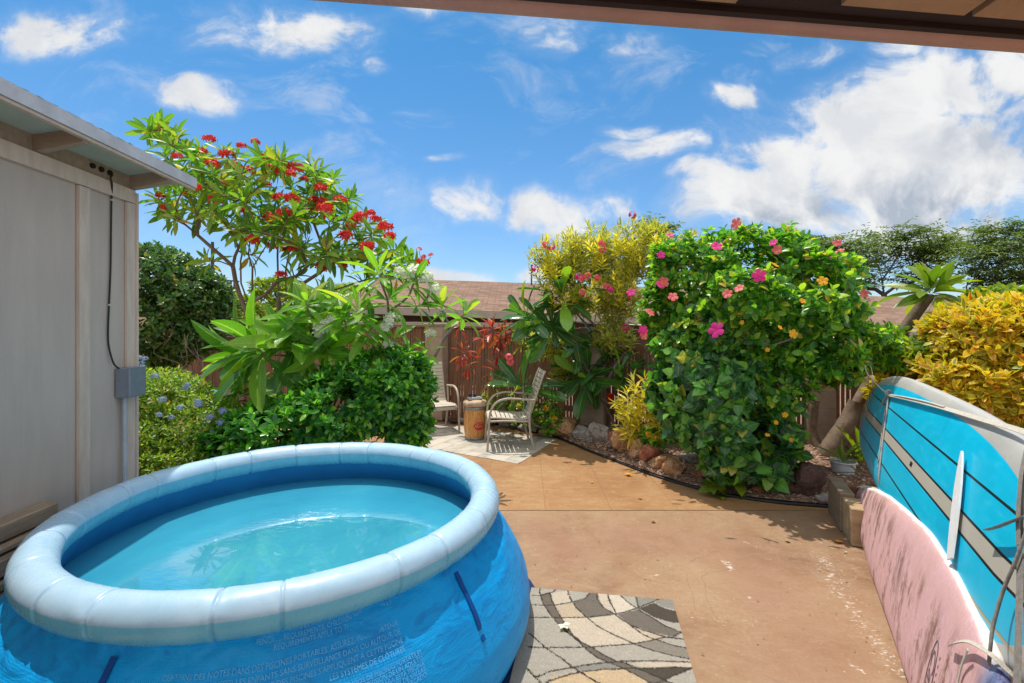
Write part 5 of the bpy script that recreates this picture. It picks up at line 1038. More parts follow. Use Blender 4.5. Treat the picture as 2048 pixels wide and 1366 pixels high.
# ================================================================== PLANTS
def Bl(px, py, Y, rx, rz, ry): return (at(px, py, Y), rx*Y/FPX, ry, rz*Y/FPX)
def cat_(lst): return [np.concatenate([l[i] for l in lst]) for i in range(5)]
def base_nodes(p, h=.25, n=3, sp=.08):
    p = Vector(p); nd = [[p, -1]]
    for i in range(n):
        q = p+Vector((random.uniform(-sp, sp), random.uniform(-sp, sp), 0)); nd.append([q, 0]); nd.append([q+Vector((random.uniform(-.06, .06), random.uniform(-.06, .06), h)), len(nd)-1])
    return nd
def bush(name, label, cat, base, blobs, n, k, tm, L, W, m, th=(20, 85), up=.5, shell=.5, step=.0, tips=60, rt=.004, rm=.03, group=None, seed=1, Lv=.25, gap=0., gs=2., stem_mat='twig', fol='foliage', zmin=.02, sag=0., multi=3):
    rng = np.random.default_rng(seed); random.seed(seed); t = thing(name, label, cat, base, group)
    Cn, Ax = sample_blobs(blobs, n, shell, rng, gap, gs); Ax = nrm(Ax+np.array([0, 0, up])+rng.normal(0, .35, Ax.shape))
    P, D, N, LL, WW = rosettes(Cn, Ax, k, th, L, Lv, W, step, rng, sag); ok = P[:, 2] > zmin
    leaves(fol, tm, P[ok], D[ok], N[ok], LL[ok], WW[ok], m, t)
    idx = rng.choice(len(Cn), min(tips, len(Cn)), replace=False); nd = grow(base_nodes(base, n=multi), [Vector(Cn[i]) for i in idx], .16, .2, .012, random)
    mb = MB(); branches(mb, nd, rt, rm, 6); obj('stems', mb, M[stem_mat], t); return t, Cn, Ax
def flower_proto(kind, m, rng=np.random.default_rng(5)):
    P, D, N, L, W = [], [], [], [], []
    def one(c, ax, r, w_, open_=70, k=5, ph=0):
        A, E1, E2 = frames(np.array([ax]))
        for i in range(k):
            a = ph+i*2*PI/k; R = E1[0]*math.cos(a)+E2[0]*math.sin(a); t = math.radians(open_); P.append(c); D.append(A[0]*math.cos(t)+R*math.sin(t)); N.append(A[0]*math.sin(t)-R*math.cos(t)); L.append(r); W.append(r*w_)
    if kind == 'cluster':
        for i in range(20):
            d = rng.normal(size=3); d[2] = abs(d[2])*1.1+.15; d /= np.linalg.norm(d); c = d*np.array([.075, .075, .05])*rng.uniform(.6, 1.1); one(c, d+rng.normal(0, .2, 3), .038, .55, 62, 5, rng.uniform(0, 6))
    elif kind == 'hibiscus':
        one(np.zeros(3), np.array([0, 0, 1.]), .085, .85, 62); 
    elif kind == 'bell':
        one(np.zeros(3), np.array([0, 0, 1.]), .075, .55, 22)
    elif kind == 'oleander':
        for i in range(9):
            d = rng.normal(size=3); d[2] = abs(d[2])+.2; d /= np.linalg.norm(d); one(d*.035, d, .022, .7, 60, 5, rng.uniform(0, 6))
    elif kind == 'plumbago':
        for i in range(12):
            d = rng.normal(size=3); d[2] = abs(d[2])+.1; d /= np.linalg.norm(d); d = d*np.array([1.2, 1.2, .7]); one(d*.03, d, .016, .7, 75, 5, rng.uniform(0, 6))
    tm = T_PETAL
    o = leaves('flower', tm, np.array(P), np.array(D), np.array(N), np.array(L), np.array(W), m); C.objects.unlink(o); me = o.data; bpy.data.objects.remove(o); return me
FM = {}
def flower(parent, p, ax, kind, m, s=1.0, name='flower'):
    if kind == 'hibiscus': s *= .60 if name == 'flower' else .46; ax = Vector(ax).normalized()+Vector((random.uniform(-.7, .7), random.uniform(-.3, .3), random.uniform(-.5, .7)))
    key = (kind, m, random.randint(0, 2) if kind in ('cluster', 'oleander') else 0)
    if key not in FM: FM[key] = flower_proto(kind, M[m], np.random.default_rng(len(FM)+3))
    o = bpy.data.objects.new(name, FM[key]); C.objects.link(o); o.parent = parent; o.location = Vector(p)-ROOT[parent.name]
    q = Vector(ax).normalized().to_track_quat('Z', 'Y'); e = (q.to_matrix() @ Matrix.Rotation(random.uniform(0, 6.28), 3, 'Z')).to_euler(); o.rotation_euler = e; o.scale = (s, s, s)
    if kind == 'hibiscus':
        kk = ('stamen', m)
        if kk not in FM:
            mb = MB(); mb.tube([(0, 0, 0), (0, .004, .04), (0, .012, .075)], [.003, .0025, .004], 6)
            x = obj('stamen', mb, M['yellow_flower' if m != 'pink_flower' else 'coral_flower']); FM[kk] = x.data; C.objects.unlink(x); bpy.data.objects.remove(x)
        x = bpy.data.objects.new('stamen', FM[kk]); C.objects.link(x); x.parent = o
    return o
CAMV = lambda p: (Vector((0, 0, CH))-Vector(p)).normalized()
# ------------------------------------------------------------------ red-flowered tree
def red_tree():
    random.seed(11); rng = np.random.default_rng(11); Y = 6.5
    a = lambda x, y, d=0.: at(x, y, Y+d)
    b0 = Vector(a(520, 870)); b0.z = .05
    t = thing('plumeria_tree', 'tall spreading tree with red flower clusters and many bare grey-brown trunks', 'tree', b0)
    lines = [[b0, a(512, 760), a(506, 690), a(500, 640), a(488, 612, .05), a(478, 585, .1), a(471, 562, .1), a(466, 533, .05), a(448, 516, 0), a(421, 493, -.1), a(395, 470, -.1), a(372, 450, 0), a(339, 434, .1)],
      [a(466, 533, .05), a(470, 512, .1), a(477, 496, .1), a(461, 464, 0), a(444, 437, -.1), a(421, 417, -.2)], [a(477, 496, .1), a(484, 470, .2), a(492, 450, .3), a(510, 427, .4)],
      [a(500, 640), a(497, 608, -.1), a(482, 566, -.15), a(481, 523, -.1), a(490, 480, -.2), a(500, 440, -.3), a(490, 400, -.4)],
      [a(506, 690), a(504, 600, .2), a(505, 536, .2), a(523, 506, .2), a(540, 480, .3)], [a(505, 536, .2), a(497, 510, .3), a(500, 480, .5)],
      [b0, a(560, 700, .1), a(557, 595, .1), a(555, 513, .1), a(556, 480, .1), a(551, 447, .15)], [a(557, 595, .1), a(572, 589, .3), a(571, 543, .35), a(583, 480, .4), a(600, 440, .4)],
      [a(572, 589, .3), a(640, 545, .3), a(688, 513, .2), a(718, 483, .1), a(745, 470, .1)], [a(688, 513, .2), a(744, 513, 0), a(780, 500, 0)], [a(640, 545, .3), a(655, 529, .2), a(640, 480, .3), a(625, 440, .3)],
      [a(395, 470, -.1), a(394, 430, -.2), a(380, 390, -.2), a(360, 350, -.1), a(330, 310, 0)], [a(339, 434, .1), a(322, 420, .1)], [a(497, 608, -.1), a(530, 590, -.3), a(555, 562, -.4), a(592, 553, -.5)]]
    nd = skel(lines)
    poly = [(300, 275), (322, 258), (365, 280), (430, 285), (480, 300), (520, 295), (560, 315), (600, 335), (650, 335), (685, 360), (705, 400), (735, 440), (770, 465), (800, 500), (850, 528), (830, 555), (780, 550), (735, 535), (700, 545), (640, 530), (600, 500), (560, 470), (500, 470), (430, 450), (360, 440), (320, 415), (312, 390), (340, 350), (320, 310)]
    tips = []; tries = 0
    while len(tips) < 108 and tries < 9000:
        tries += 1; x, y = random.uniform(300, 850), random.uniform(255, 560)
        if not in_poly(np.array(x), np.array(y), poly): continue
        p = at(x, y, Y+random.uniform(-.75, .75)*(1 if x < 700 else .6))
        if all((p-q).length > .19 for q in tips): tips.append(p)
    tips += [a(297, 262, .1), a(318, 250, .1), a(350, 268), a(620, 328), a(700, 395, .1), a(592, 553, -.5), a(415, 520, .1), a(440, 360, -.5), a(640, 585, 0), a(730, 560, 0), a(508, 508, .3)]
    nd = grow(nd, tips, .16, .22, .012, random); mb = MB(); branches(mb, nd, .0085, .052, 8, 2.5); obj('trunk', mb, M['bark'], t)
    Cn = np.array([tuple(p) for p in tips]); par = {}
    for i, (p, q) in enumerate(nd): par[tuple(p)] = q
    ax = []
    for p in tips:
        j = min(range(len(nd)), key=lambda q: (nd[q][0]-p).length); q = nd[nd[j][1]][0]; ax.append(tuple((p-q).normalized()+Vector((0, 0, .5))+Vector((random.uniform(-.3, .3),)*1+(random.uniform(-.3, .3), 0))))
    P, D, N, L, W = rosettes(Cn, np.array(ax), 15, (22, 105), .245, .28, .25, .006, rng, .25); leaves('foliage', T_LANCE, P, D, N, L, W, M['leaf_plumeria'], t)
    # a few hanging older leaves, yellowing
    k = 60; i = rng.choice(len(Cn), k); P = Cn[i]; D = rng.normal(0, .4, (k, 3)); D[:, 2] = -1; leaves('old_leaves', T_LANCE, P-np.array([0, 0, .04]), D, rng.normal(size=(k, 3)), .22, .06, M['leaf_bright'], t)
    red = [(350, 317), (320, 390), (375, 390), (338, 417), (420, 278), (480, 289), (508, 283), (475, 330), (495, 345), (445, 367), (590, 340), (578, 345), (548, 343), (600, 335), (565, 398), (585, 395), (582, 395), (630, 398), (645, 398), (677, 397), (652, 420), (565, 425), (725, 432), (712, 440), (775, 458), (778, 475), (755, 446), (502, 478), (540, 495), (568, 503), (590, 500), (645, 533), (683, 532), (556, 548), (390, 372), (700, 455), (738, 490), (640, 375), (530, 370), (610, 360), (745, 425), (460, 310), (402, 300), (430, 325), (520, 320), (615, 420), (660, 440), (690, 470), (540, 440), (480, 420), (430, 405), (845, 528)]
    for x, y in red:
        x += random.uniform(-6, 6); y += random.uniform(-5, 5); yy = Y+random.uniform(-.9, 0); p = at(x, y, yy); flower(t, p, CAMV(p)*.35+Vector((0, 0, 1)), 'cluster', 'red_flower', random.uniform(.7, 1.2)*1.1, 'flower_cluster')
red_tree()
# ------------------------------------------------------------------ white plumeria with big leaves (in front of it)
def white_plumeria():
    random.seed(21); rng = np.random.default_rng(21); Y = 4.9; a = lambda x, y, d=0.: at(x, y, Y+d); b0 = Vector(a(612, 900, .3)); b0.z = .04
    t = thing('plumeria_tree', 'low plumeria with very large bright green drooping leaves and white flowers above the hedge', 'tree', b0)
    lines = [[b0, a(606, 800, .25), a(592, 768, .2), a(573, 745, .1), a(552, 732, 0), a(530, 716, -.05), a(520, 700, -.05)], [a(573, 745, .1), a(570, 718, .1), a(580, 692, .1), a(596, 662, .1), a(612, 640, .1)],
      [b0, a(690, 760, .4), a(702, 712, .35), a(672, 690, .2), a(640, 678, .1), a(622, 655, 0), a(616, 620, 0), a(612, 600, 0)], [b0, a(700, 770, .4), a(712, 708, .4), a(696, 660, .35), a(684, 625, .3), a(660, 600, .3)],
      [b0, a(730, 745, .5), a(745, 700, .45), a(765, 660, .4), a(777, 625, .4), a(775, 598, .35), a(762, 565, .3), a(758, 545, .3)], [a(777, 625, .4), a(800, 607, .4), a(818, 592, .35), a(828, 565, .3)], [a(765, 660, .4), a(790, 612, .5), a(840, 612, .5)],
      [b0, a(840, 790, .6), a(868, 716, .6), a(888, 678, .6), a(905, 655, .6), a(914, 638, .6), a(935, 625, .6)], [a(905, 655, .6), a(893, 640, .6), a(884, 620, .5)], [a(592, 768, .2), a(600, 740, .4), a(625, 700, .5)]]
    nd = skel(lines); mb = MB(); branches(mb, nd, .0125, .034, 8, 2.4); obj('trunk', mb, M['bark_grey'], t)
    R = [(520, 696, 145, (-.35, -.25, .8), 20, 110), (505, 710, 135, (-.9, -.4, .1), 12, 95), (550, 745, 118, (.0, -.5, -.8), 11, 60), (612, 645, 100, (0, -.6, .6), 14, 100), (614, 605, 62, (.1, -.4, 1), 12, 100), (662, 605, 66, (.3, -.3, 1), 12, 100), (622, 660, 105, (.2, -.6, .5), 12, 95), (560, 680, 95, (.1, -.3, .8), 11, 100), (592, 690, 115, (.3, -.5, .6), 14, 100),
      (684, 650, 88, (.2, -.3, 1), 13, 100), (715, 620, 80, (0, 0, 1), 12, 95), (740, 660, 75, (.3, -.2, .8), 12, 95), (758, 545, 72, (-.2, 0, 1), 13, 95), (828, 562, 62, (.4, 0, 1), 14, 95), (780, 600, 70, (.4, -.2, .6), 10, 95), (840, 612, 48, (.9, 0, .5), 9, 95), (884, 618, 66, (-.3, 0, 1), 10, 95), (930, 628, 62, (.5, 0, .8), 11, 100),
      (790, 675, 56, (.5, -.2, .6), 10, 95), (765, 695, 56, (.2, -.4, .8), 9, 95), (700, 690, 80, (0, -.6, .6), 11, 95), (815, 700, 55, (.5, -.2, .8), 10, 90), (850, 700, 42, (0, -.2, 1), 8, 80), (650, 700, 100, (.1, -.5, -.2), 9, 80)]
    out = []
    for x, y, Lp, ax, k, th in R:
        d = random.uniform(-.15, .35); p = at(x, y, Y+d); out.append(rosettes(np.array([tuple(p)]), np.array([ax], float), k, (18, th), Lp*(Y+d)/FPX, .2, .235, .005, rng, .35))
    P, D, N, L, W = cat_(out); leaves('foliage', T_LANCE_BIG, P, D, N, L, W, M['leaf_plumeria_big'], t)
    for x, y, s in [(828, 545, 1.1), (850, 556, .9), (812, 552, .8), (870, 578, .8), (648, 655, 1.1), (665, 640, .7), (783, 640, .9), (770, 655, .7), (640, 668, .7), (862, 668, .6), (775, 690, .6), (800, 545, .7)]:
        p = at(x, y, Y-.05); flower(t, p, CAMV(p)*.5+Vector((0, 0, 1)), 'cluster', 'white_flower', s*1.2, 'flower_cluster')
    for x, y in [(838, 500), (862, 512), (848, 515)]:
        p = at(x, y, Y+.3); flower(t, p, (0, 0, 1), 'oleander', 'coral_flower', .8, 'flower_bud')
    mb = MB(); mb.tube([at(828, 565, Y+.3), at(845, 530, Y+.3), at(838, 502, Y+.3)], [.006, .004, .003], 6); mb.tube([at(845, 530, Y+.3), at(862, 514, Y+.3)], [.004, .003], 6); obj('flower_stalk', mb, M['bark_grey'], t)
white_plumeria()
# ------------------------------------------------------------------ hedge, blue-flowered bush
hb = at(700, 930, 5.0); hb.z = .02
bush('hedge', 'rounded glossy green hedge right behind the pool rim', 'bush', hb, [Bl(770, 778, 4.95, 98, 80, .5), Bl(700, 800, 4.85, 100, 75, .5), Bl(630, 835, 4.6, 90, 60, .45), Bl(540, 862, 4.4, 90, 52, .4), Bl(812, 845, 4.95, 52, 75, .32), Bl(800, 740, 5.0, 60, 40, .35), Bl(480, 880, 4.35, 60, 42, .35)],
     1750, 8, T_OVAL5, .088, .42, M['leaf_hedge'], (15, 80), .7, .62, .004, 170, .0028, .022, seed=31, Lv=.35, gap=.2, gs=2.2)
pb = at(350, 1000, 4.4); pb.z = .02
pt_, pC, pA = bush('plumbago_bush', 'yellow-green bush with small pale blue flowers between the shed and the hedge', 'bush', pb, [Bl(320, 830, 4.6, 95, 95, .55), Bl(400, 860, 4.5, 105, 70, .5), Bl(290, 905, 4.2, 60, 75, .35), Bl(285, 785, 4.9, 38, 45, .4), Bl(355, 790, 4.9, 55, 40, .4), Bl(460, 850, 4.7, 75, 38, .4), Bl(360, 930, 4.2, 100, 55, .4)],
     4300, 7, T_OVAL, .046, .42, M['leaf_plumbago'], (25, 85), .8, .6, .008, 120, .002, .015, seed=32, gap=.12, gs=3)
for x, y in [(278, 716), (283, 728), (310, 752), (375, 770), (372, 776), (395, 803), (360, 815), (342, 835), (318, 830), (396, 808), (445, 822), (440, 845), (370, 885), (360, 893), (310, 878), (300, 880), (290, 718), (325, 800), (420, 833), (268, 830)]:
    yy = 4.15 if y > 790 else 4.4; p = at(x, y, yy); flower(pt_, p, CAMV(p)*.7+Vector((0, 0, 1)), 'plumbago', 'blue_flower', random.uniform(.75, 1.0), 'flower_head')
# ------------------------------------------------------------------ dark climbing mass on the left, bushes behind the fence
vb = at(340, 790, 9.3); vb.z = .02
vt, vC, vA = bush('climbing_bush', 'tall dark glossy bush with hanging vines behind the shed corner', 'bush', vb, [Bl(325, 560, 9.2, 85, 60, 1.), Bl(300, 520, 9.3, 50, 35, .8), Bl(385, 600, 9.3, 68, 70, .9), Bl(320, 650, 9.1, 80, 70, .9), Bl(400, 660, 9.2, 35, 55, .6), Bl(295, 700, 9.0, 40, 60, .6), Bl(340, 700, 9.2, 50, 40, .5)],
     1900, 8, T_OVAL5, .115, .45, M['leaf_vine'], (20, 90), .35, .7, .01, 170, .006, .05, seed=33, gap=.08, gs=1.2)
mb = MB(); rs = random.Random(5)
for i in range(12):
    p = at(rs.uniform(320, 410), rs.uniform(640, 690), 8.6+rs.uniform(0, .4)); q = p+Vector((rs.uniform(-.3, .3), 0, -rs.uniform(.5, 1.1))); mb.tube(smooth_line([p, p.lerp(q, .4)+Vector((rs.uniform(-.2, .2), -.1, 0)), p.lerp(q, .8)+Vector((rs.uniform(-.2, .2), .1, 0)), q], 4), .007, 5)
obj('hanging_vines', mb, M['bark_grey'], vt)
yb = at(480, 760, 11.6); yb.z = .1
bush('leafy_bush', 'yellow-green bush spilling over the fence left of the tree trunks', 'bush', yb, [Bl(440, 610, 11.5, 45, 35, .8), Bl(480, 630, 11.5, 55, 38, .8), Bl(430, 650, 11.3, 40, 30, .6), Bl(515, 640, 11.6, 40, 28, .6)], 700, 7, T_OVAL, .13, .4, M['leaf_bright'], seed=34, gap=.1, gs=1.2, tips=50, rt=.006, rm=.03)
yb = at(590, 760, 12.6); yb.z = .1
bush('leafy_bush', 'arching green-brown bush behind the fence between the tree trunks', 'bush', yb, [Bl(545, 580, 12.6, 35, 25, .8), Bl(600, 610, 12.6, 60, 36, .8), Bl(640, 620, 12.8, 40, 28, .8), Bl(690, 600, 14, 45, 26, .9)], 800, 7, T_OVAL, .13, .4, M['leaf_bright'], seed=35, gap=.15, gs=1., tips=70, rt=.01, rm=.04)
yb = at(700, 640, 17); yb.z = .1
bush('green_tree', 'soft green tree crown just left of the neighbour roof', 'tree', yb, [Bl(690, 590, 17, 50, 22, 1.), Bl(640, 600, 17, 40, 18, 1.), Bl(730, 585, 18, 30, 15, 1.)], 700, 7, T_OVAL, .14, .35, M['leaf_bright'], seed=36, gap=.1, gs=.8, tips=40, rt=.01, rm=.08)
# ------------------------------------------------------------------ red-leaved ti plant
def ti():
    random.seed(41); rng = np.random.default_rng(41); Y = 7.0; b0 = at(1010, 862, Y); b0.z = .12; t = thing('ti_plant', 'ti plant with red and bronze leaf tufts on thin stems in front of the fence', 'plant', b0); a = lambda x, y, d=0.: at(x, y, Y+d)
    R = [(985, 655, 50), (1002, 668, 46), (968, 672, 40), (926, 700, 42), (938, 724, 38), (992, 735, 46), (1000, 700, 40), (1012, 655, 36), (918, 645, 30)]
    lines = [[b0, a(1012, 780), a(1005, 740), a(990, 730, -.1)]]+[[b0, a(1004+(x-985)*.2, 800), a(985+(x-985)*.6, 750), a(x, y, -.1)] for x, y, _ in R]
    nd = skel(lines); mb = MB(); branches(mb, nd, .006, .016, 6, 3); obj('stems', mb, M['bark'], t); out = []
    for x, y, Lp in R: out.append(rosettes(np.array([tuple(a(x, y, random.uniform(-.15, .1)))]), np.array([[random.uniform(-.3, .3), -.2, 1.]]), 15, (12, 125), Lp*Y/FPX*.72, .25, .22, .007, rng, .5))
    P, D, N, L, W = cat_(out); leaves('foliage', T_LANCE, P, D, N, L, W, M['leaf_ti'], t)
    k = 40; P = np.array([tuple(a(random.uniform(975, 1020), random.uniform(735, 770), -.1)) for _ in range(k)]); D = rng.normal(0, .25, (k, 3)); D[:, 2] = -1; leaves('dry_leaves', T_NARROW, P, D, rng.normal(size=(k, 3)), .3, .02, M['leaf_dry'], t)
ti()
# ------------------------------------------------------------------ spoon-leaved dark plumeria by the fence
def obtusa():
    random.seed(43); rng = np.random.default_rng(43); Y = 6.7; a = lambda x, y, d=0.: at(x, y, Y+d); b0 = Vector(a(1243, 890)); b0.z = .1
    t = thing('plumeria_tree', 'dark glossy spoon-leaved plumeria with leaning bare trunks beside the tan block post', 'tree', b0)
    lines = [[b0, a(1228, 848), a(1215, 821), a(1200, 783), a(1190, 755), a(1178, 745)], [b0, a(1246, 845, .1), a(1235, 802, .1), a(1226, 768, .1), a(1213, 771, .05), a(1195, 762)], [a(1246, 845, .1), a(1250, 800, .2), a(1240, 770, .2), a(1246, 740, .15)],
      [a(1200, 783), a(1165, 720, .1), a(1140, 690, .1), a(1128, 650, .1), a(1125, 610, .1)], [a(1140, 690, .1), a(1110, 665, 0), a(1080, 650, 0), a(1060, 640, 0)], [b0, a(1130, 850, .3), a(1085, 800, .3), a(1060, 780, .2)], [a(1226, 768, .1), a(1226, 740, .2), a(1222, 720, .2)]]
    nd = skel(lines); mb = MB(); branches(mb, nd, .015, .036, 8, 2.6); obj('trunk', mb, M['bark'], t); out = []
    for x, y, Lp, ax, k in [(1125, 588, 78, (0, 0, 1), 18), (1140, 610, 70, (.5, -.3, .4), 12), (1052, 632, 74, (-.7, -.1, .7), 15), (1105, 655, 74, (-.1, -.8, -.2), 16), (1080, 640, 66, (0, -.5, .7), 12), (1178, 745, 80, (-.1, -.3, 1), 18), (1165, 755, 66, (-.3, -.7, -.3), 14), (1045, 775, 78, (-.6, -.4, .6), 16), (1240, 745, 60, (.3, -.1, 1), 11), (1215, 725, 58, (.2, 0, 1), 11), (1255, 735, 54, (.9, -.2, .3), 8), (1155, 690, 60, (.1, -.2, 1), 12)]:
        out.append(rosettes(np.array([tuple(a(x, y, random.uniform(-.2, .15)))]), np.array([ax], float), k, (18, 105), Lp*Y/FPX, .18, .27, .005, rng, .3))
    P, D, N, L, W = cat_(out); leaves('foliage', T_SPOON, P, D, N, L, W, M['leaf_obtusa'], t)
obtusa()
# ------------------------------------------------------------------ variegated oleander
ob = at(1265, 875, 6.5); ob.z = .1
ot, oC, oA = bush('oleander', 'tall yellow variegated oleander with pink flowers between the ti plant and the hibiscus', 'bush', ob, [Bl(1105, 530, 6.8, 48, 50, .35), Bl(1180, 510, 6.75, 80, 60, .4), Bl(1270, 500, 6.65, 80, 58, .4), Bl(1340, 500, 6.5, 50, 45, .35), Bl(1180, 590, 6.7, 72, 45, .35), Bl(1235, 590, 6.65, 50, 55, .35), Bl(1230, 670, 6.6, 45, 35, .3), Bl(1085, 690, 6.95, 50, 24, .25), Bl(1130, 740, 6.95, 40, 20, .2)],
     560, 13, T_NARROW, .15, .15, M['leaf_oleander'], (15, 80), .9, .35, .012, 190, .0045, .032, seed=51, gap=.16, gs=2., stem_mat='bark_grey')
def spikes(t, pts, Y, k, L, W, m, nm, seed, th=(12, 75)):
    rng = np.random.default_rng(seed); Cn = np.array([tuple(at(x, y, Y+rng.uniform(-.25, .2))) for x, y in pts]); ax = np.array([[rng.normal(0, .2), rng.normal(0, .2), 1.] for _ in pts]); P, D, N, LL, WW = rosettes(Cn, ax, k, th, L, .2, W, .009, rng, 0.); return leaves(nm, T_NARROW, P, D, N, LL, WW, m, t)
spk = [(1268, 438), (1272, 450), (1205, 455), (1212, 475), (1310, 448), (1300, 470), (1085, 485), (1095, 505), (1140, 490), (1062, 505), (1390, 465), (1330, 455), (1150, 520), (1235, 470)]
spikes(ot, spk, 6.6, 22, .15, .16, M['leaf_oleander'], 'leaves', 52)
rs = random.Random(9); spikes(ot, [(rs.uniform(1090, 1340), rs.uniform(470, 600)) for _ in range(75)], 6.4, 16, .12, .2, M['leaf_yellow'], 'yellow_leaves', 53)
for x, y in [(1070, 537), (1103, 494), (1165, 585), (1158, 553), (1203, 487), (1206, 500), (1195, 555), (1265, 430), (1212, 572), (1219, 580), (1175, 553), (1160, 560), (1252, 655), (1090, 490)]:
    p = at(x, y, 6.15); flower(ot, p, CAMV(p)+Vector((0, 0, .5)), 'oleander', 'pink_flower' if (x+y) % 2 else 'coral_flower', 1.15, 'flower_cluster')
for x, y in [(1020, 725), (1018, 715), (1258, 590)]:
    p = at(x, y, 6.1); flower(ot, p, CAMV(p)+Vector((0, 0, .5)), 'oleander', 'coral_flower', 1.2, 'flower_cluster')
ob2 = at(1268, 895, 5.65); ob2.z = .08
bush('oleander', 'young yellow oleander shoots low beside the hibiscus and the leaning trunks', 'bush', ob2, [Bl(1275, 800, 5.5, 48, 48, .25), Bl(1262, 850, 5.6, 25, 30, .2), Bl(1315, 790, 5.4, 26, 40, .2), Bl(1325, 840, 5.4, 20, 30, .2)], 48, 12, T_NARROW, .15, .17, M['leaf_yellow'], (15, 80), 1., .3, .014, 40, .004, .012, seed=54)
# ------------------------------------------------------------------ hibiscus with climbing heart-leaved vine
hx = at(1540, 960, 5.1); hx.z = .08
HB = [Bl(1480, 590, 4.55, 85, 60, .6), Bl(1590, 620, 4.4, 70, 55, .6), Bl(1400, 560, 5.2, 100, 78, .6), Bl(1500, 530, 4.8, 105, 72, .7), Bl(1590, 568, 4.65, 88, 66, .75), Bl(1650, 620, 4.65, 50, 52, .65), Bl(1385, 660, 5.05, 85, 80, .5), Bl(1490, 660, 4.9, 110, 105, .6), Bl(1600, 680, 4.65, 90, 76, .7), Bl(1712, 672, 4.9, 42, 26, .3), Bl(1530, 780, 4.85, 85, 70, .5), Bl(1320, 620, 5.3, 40, 60, .35), Bl(1480, 465, 5.2, 22, 28, .15), Bl(1350, 515, 5.3, 50, 30, .3), Bl(1670, 735, 5.0, 45, 34, .3), Bl(1560, 490, 5.0, 30, 22, .2), Bl(1672, 545, 4.9, 24, 34, .2), Bl(1740, 690, 5.0, 40, 20, .25)]
ht, hC, hA = bush('hibiscus_bush', 'huge hibiscus bush with pink and yellow flowers right of centre', 'bush', hx, HB, 3000, 7, T_OVAL5, .078, .56, M['leaf_hib'], (20, 88), .55, .66, .006, 230, .0045, .05, seed=61, Lv=.42, gap=.24, gs=1.6, stem_mat='bark_grey')
VB = [Bl(1370, 730, 4.85, 75, 75, .35), Bl(1440, 780, 4.7, 95, 85, .4), Bl(1405, 845, 4.75, 76, 62, .3), Bl(1480, 870, 4.55, 90, 70, .35), Bl(1550, 880, 4.6, 45, 50, .3), Bl(1410, 660, 4.8, 65, 50, .3), Bl(1465, 925, 4.5, 66, 34, .22), Bl(1530, 945, 4.5, 45, 24, .2), Bl(1330, 780, 4.95, 32, 55, .25)]
vx = at(1470, 985, 4.75); vx.z = .05
vv, _, _ = bush('heart_leaf_vine', 'dark vine with heart-shaped leaves draped over the front of the hibiscus', 'vine', vx, VB, 1050, 4, T_HEART, .115, .85, M['leaf_heart'], (45, 100), .05, .72, .02, 150, .003, .02, seed=62, Lv=.4, gap=.2, gs=2.)
rng = np.random.default_rng(63); lo = [(1440, 980), (1425, 965), (1455, 990), (1480, 965), (1500, 990), (1520, 975), (1550, 960), (1570, 980), (1560, 930), (1500, 930), (1580, 890)]
Cn = np.array([tuple(at(x, y, 4.45 if y > 915 else 4.7)) for x, y in lo]); ok = Cn[:, 2] > .05; Cn = Cn[ok]; P, D, N, L, W = rosettes(Cn, np.tile([0, -.5, .8], (len(Cn), 1))+rng.normal(0, .2, (len(Cn), 3)), 6, (50, 95), .13, .2, .85, .01, rng, .1); leaves('low_leaves', T_HEART, P, D, N, L, W, M['leaf_bright'], vv)
PK = [(1433, 660, 'pink_flower', 1.25), (1473, 447, 'coral_flower', 1.0), (1433, 493, 'pink_flower', .95), (1518, 551, 'pink_flower', 1.05), (1327, 565, 'coral_flower', 1.1), (1319, 570, 'pink_flower', .9), (1554, 500, 'coral_flower', .8), (1660, 518, 'pink_flower', .6), (1674, 486, 'coral_flower', .7), (1680, 503, 'coral_flower', .7), (1300, 625, 'coral_flower', .9), (1322, 510, 'pink_flower', .8), (1547, 485, 'pink_flower', .7), (1286, 660, 'pink_flower', .9), (1728, 587, 'coral_flower', .7), (1340, 470, 'pink_flower', .7), (1287, 672, 'coral_flower', .8), (1262, 585, 'pink_flower', .8)]
for x, y, m_, s in PK:
    p = at(x, y, 3.95 if x > 1400 and y > 540 else (4.2 if x > 1350 else 4.75)); flower(ht, p, CAMV(p)+Vector((random.uniform(-.6, .6), 0, random.uniform(0, .8))), 'hibiscus', m_, s)
for x, y in [(1455, 588), (1478, 577), (1346, 594)]:
    p = at(x, y, 3.75 if 560 < y < 700 and x > 1500 else 4.05); flower(ht, p, CAMV(p)+Vector((0, 0, .4)), 'hibiscus', 'coral_flower', .8)
for x, y, s in [(1550, 530, .85), (1586, 668, .9), (1645, 562, 1.0), (1695, 525, .95), (1605, 602, .6), (1484, 645, .5), (1560, 655, .5), (1535, 700, .5), (1582, 880, .5), (1570, 830, .6), (1552, 845, .5), (1535, 870, .5)]:
    p = at(x, y, 3.75 if 560 < y < 700 and x > 1500 else 4.05); flower(ht, p, CAMV(p)+Vector((random.uniform(-.4, .4), 0, random.uniform(0, .8))), 'hibiscus', 'yellow_flower', s, 'yellow_bloom')
mb = MB(); random.seed(4)
mb.tube([hx, at(1530, 860, 5.1), at(1548, 760, 5.05), at(1540, 660, 5.1)], [.05, .045, .04, .03], 8); obj('main_stem', mb, M['bark'], ht)
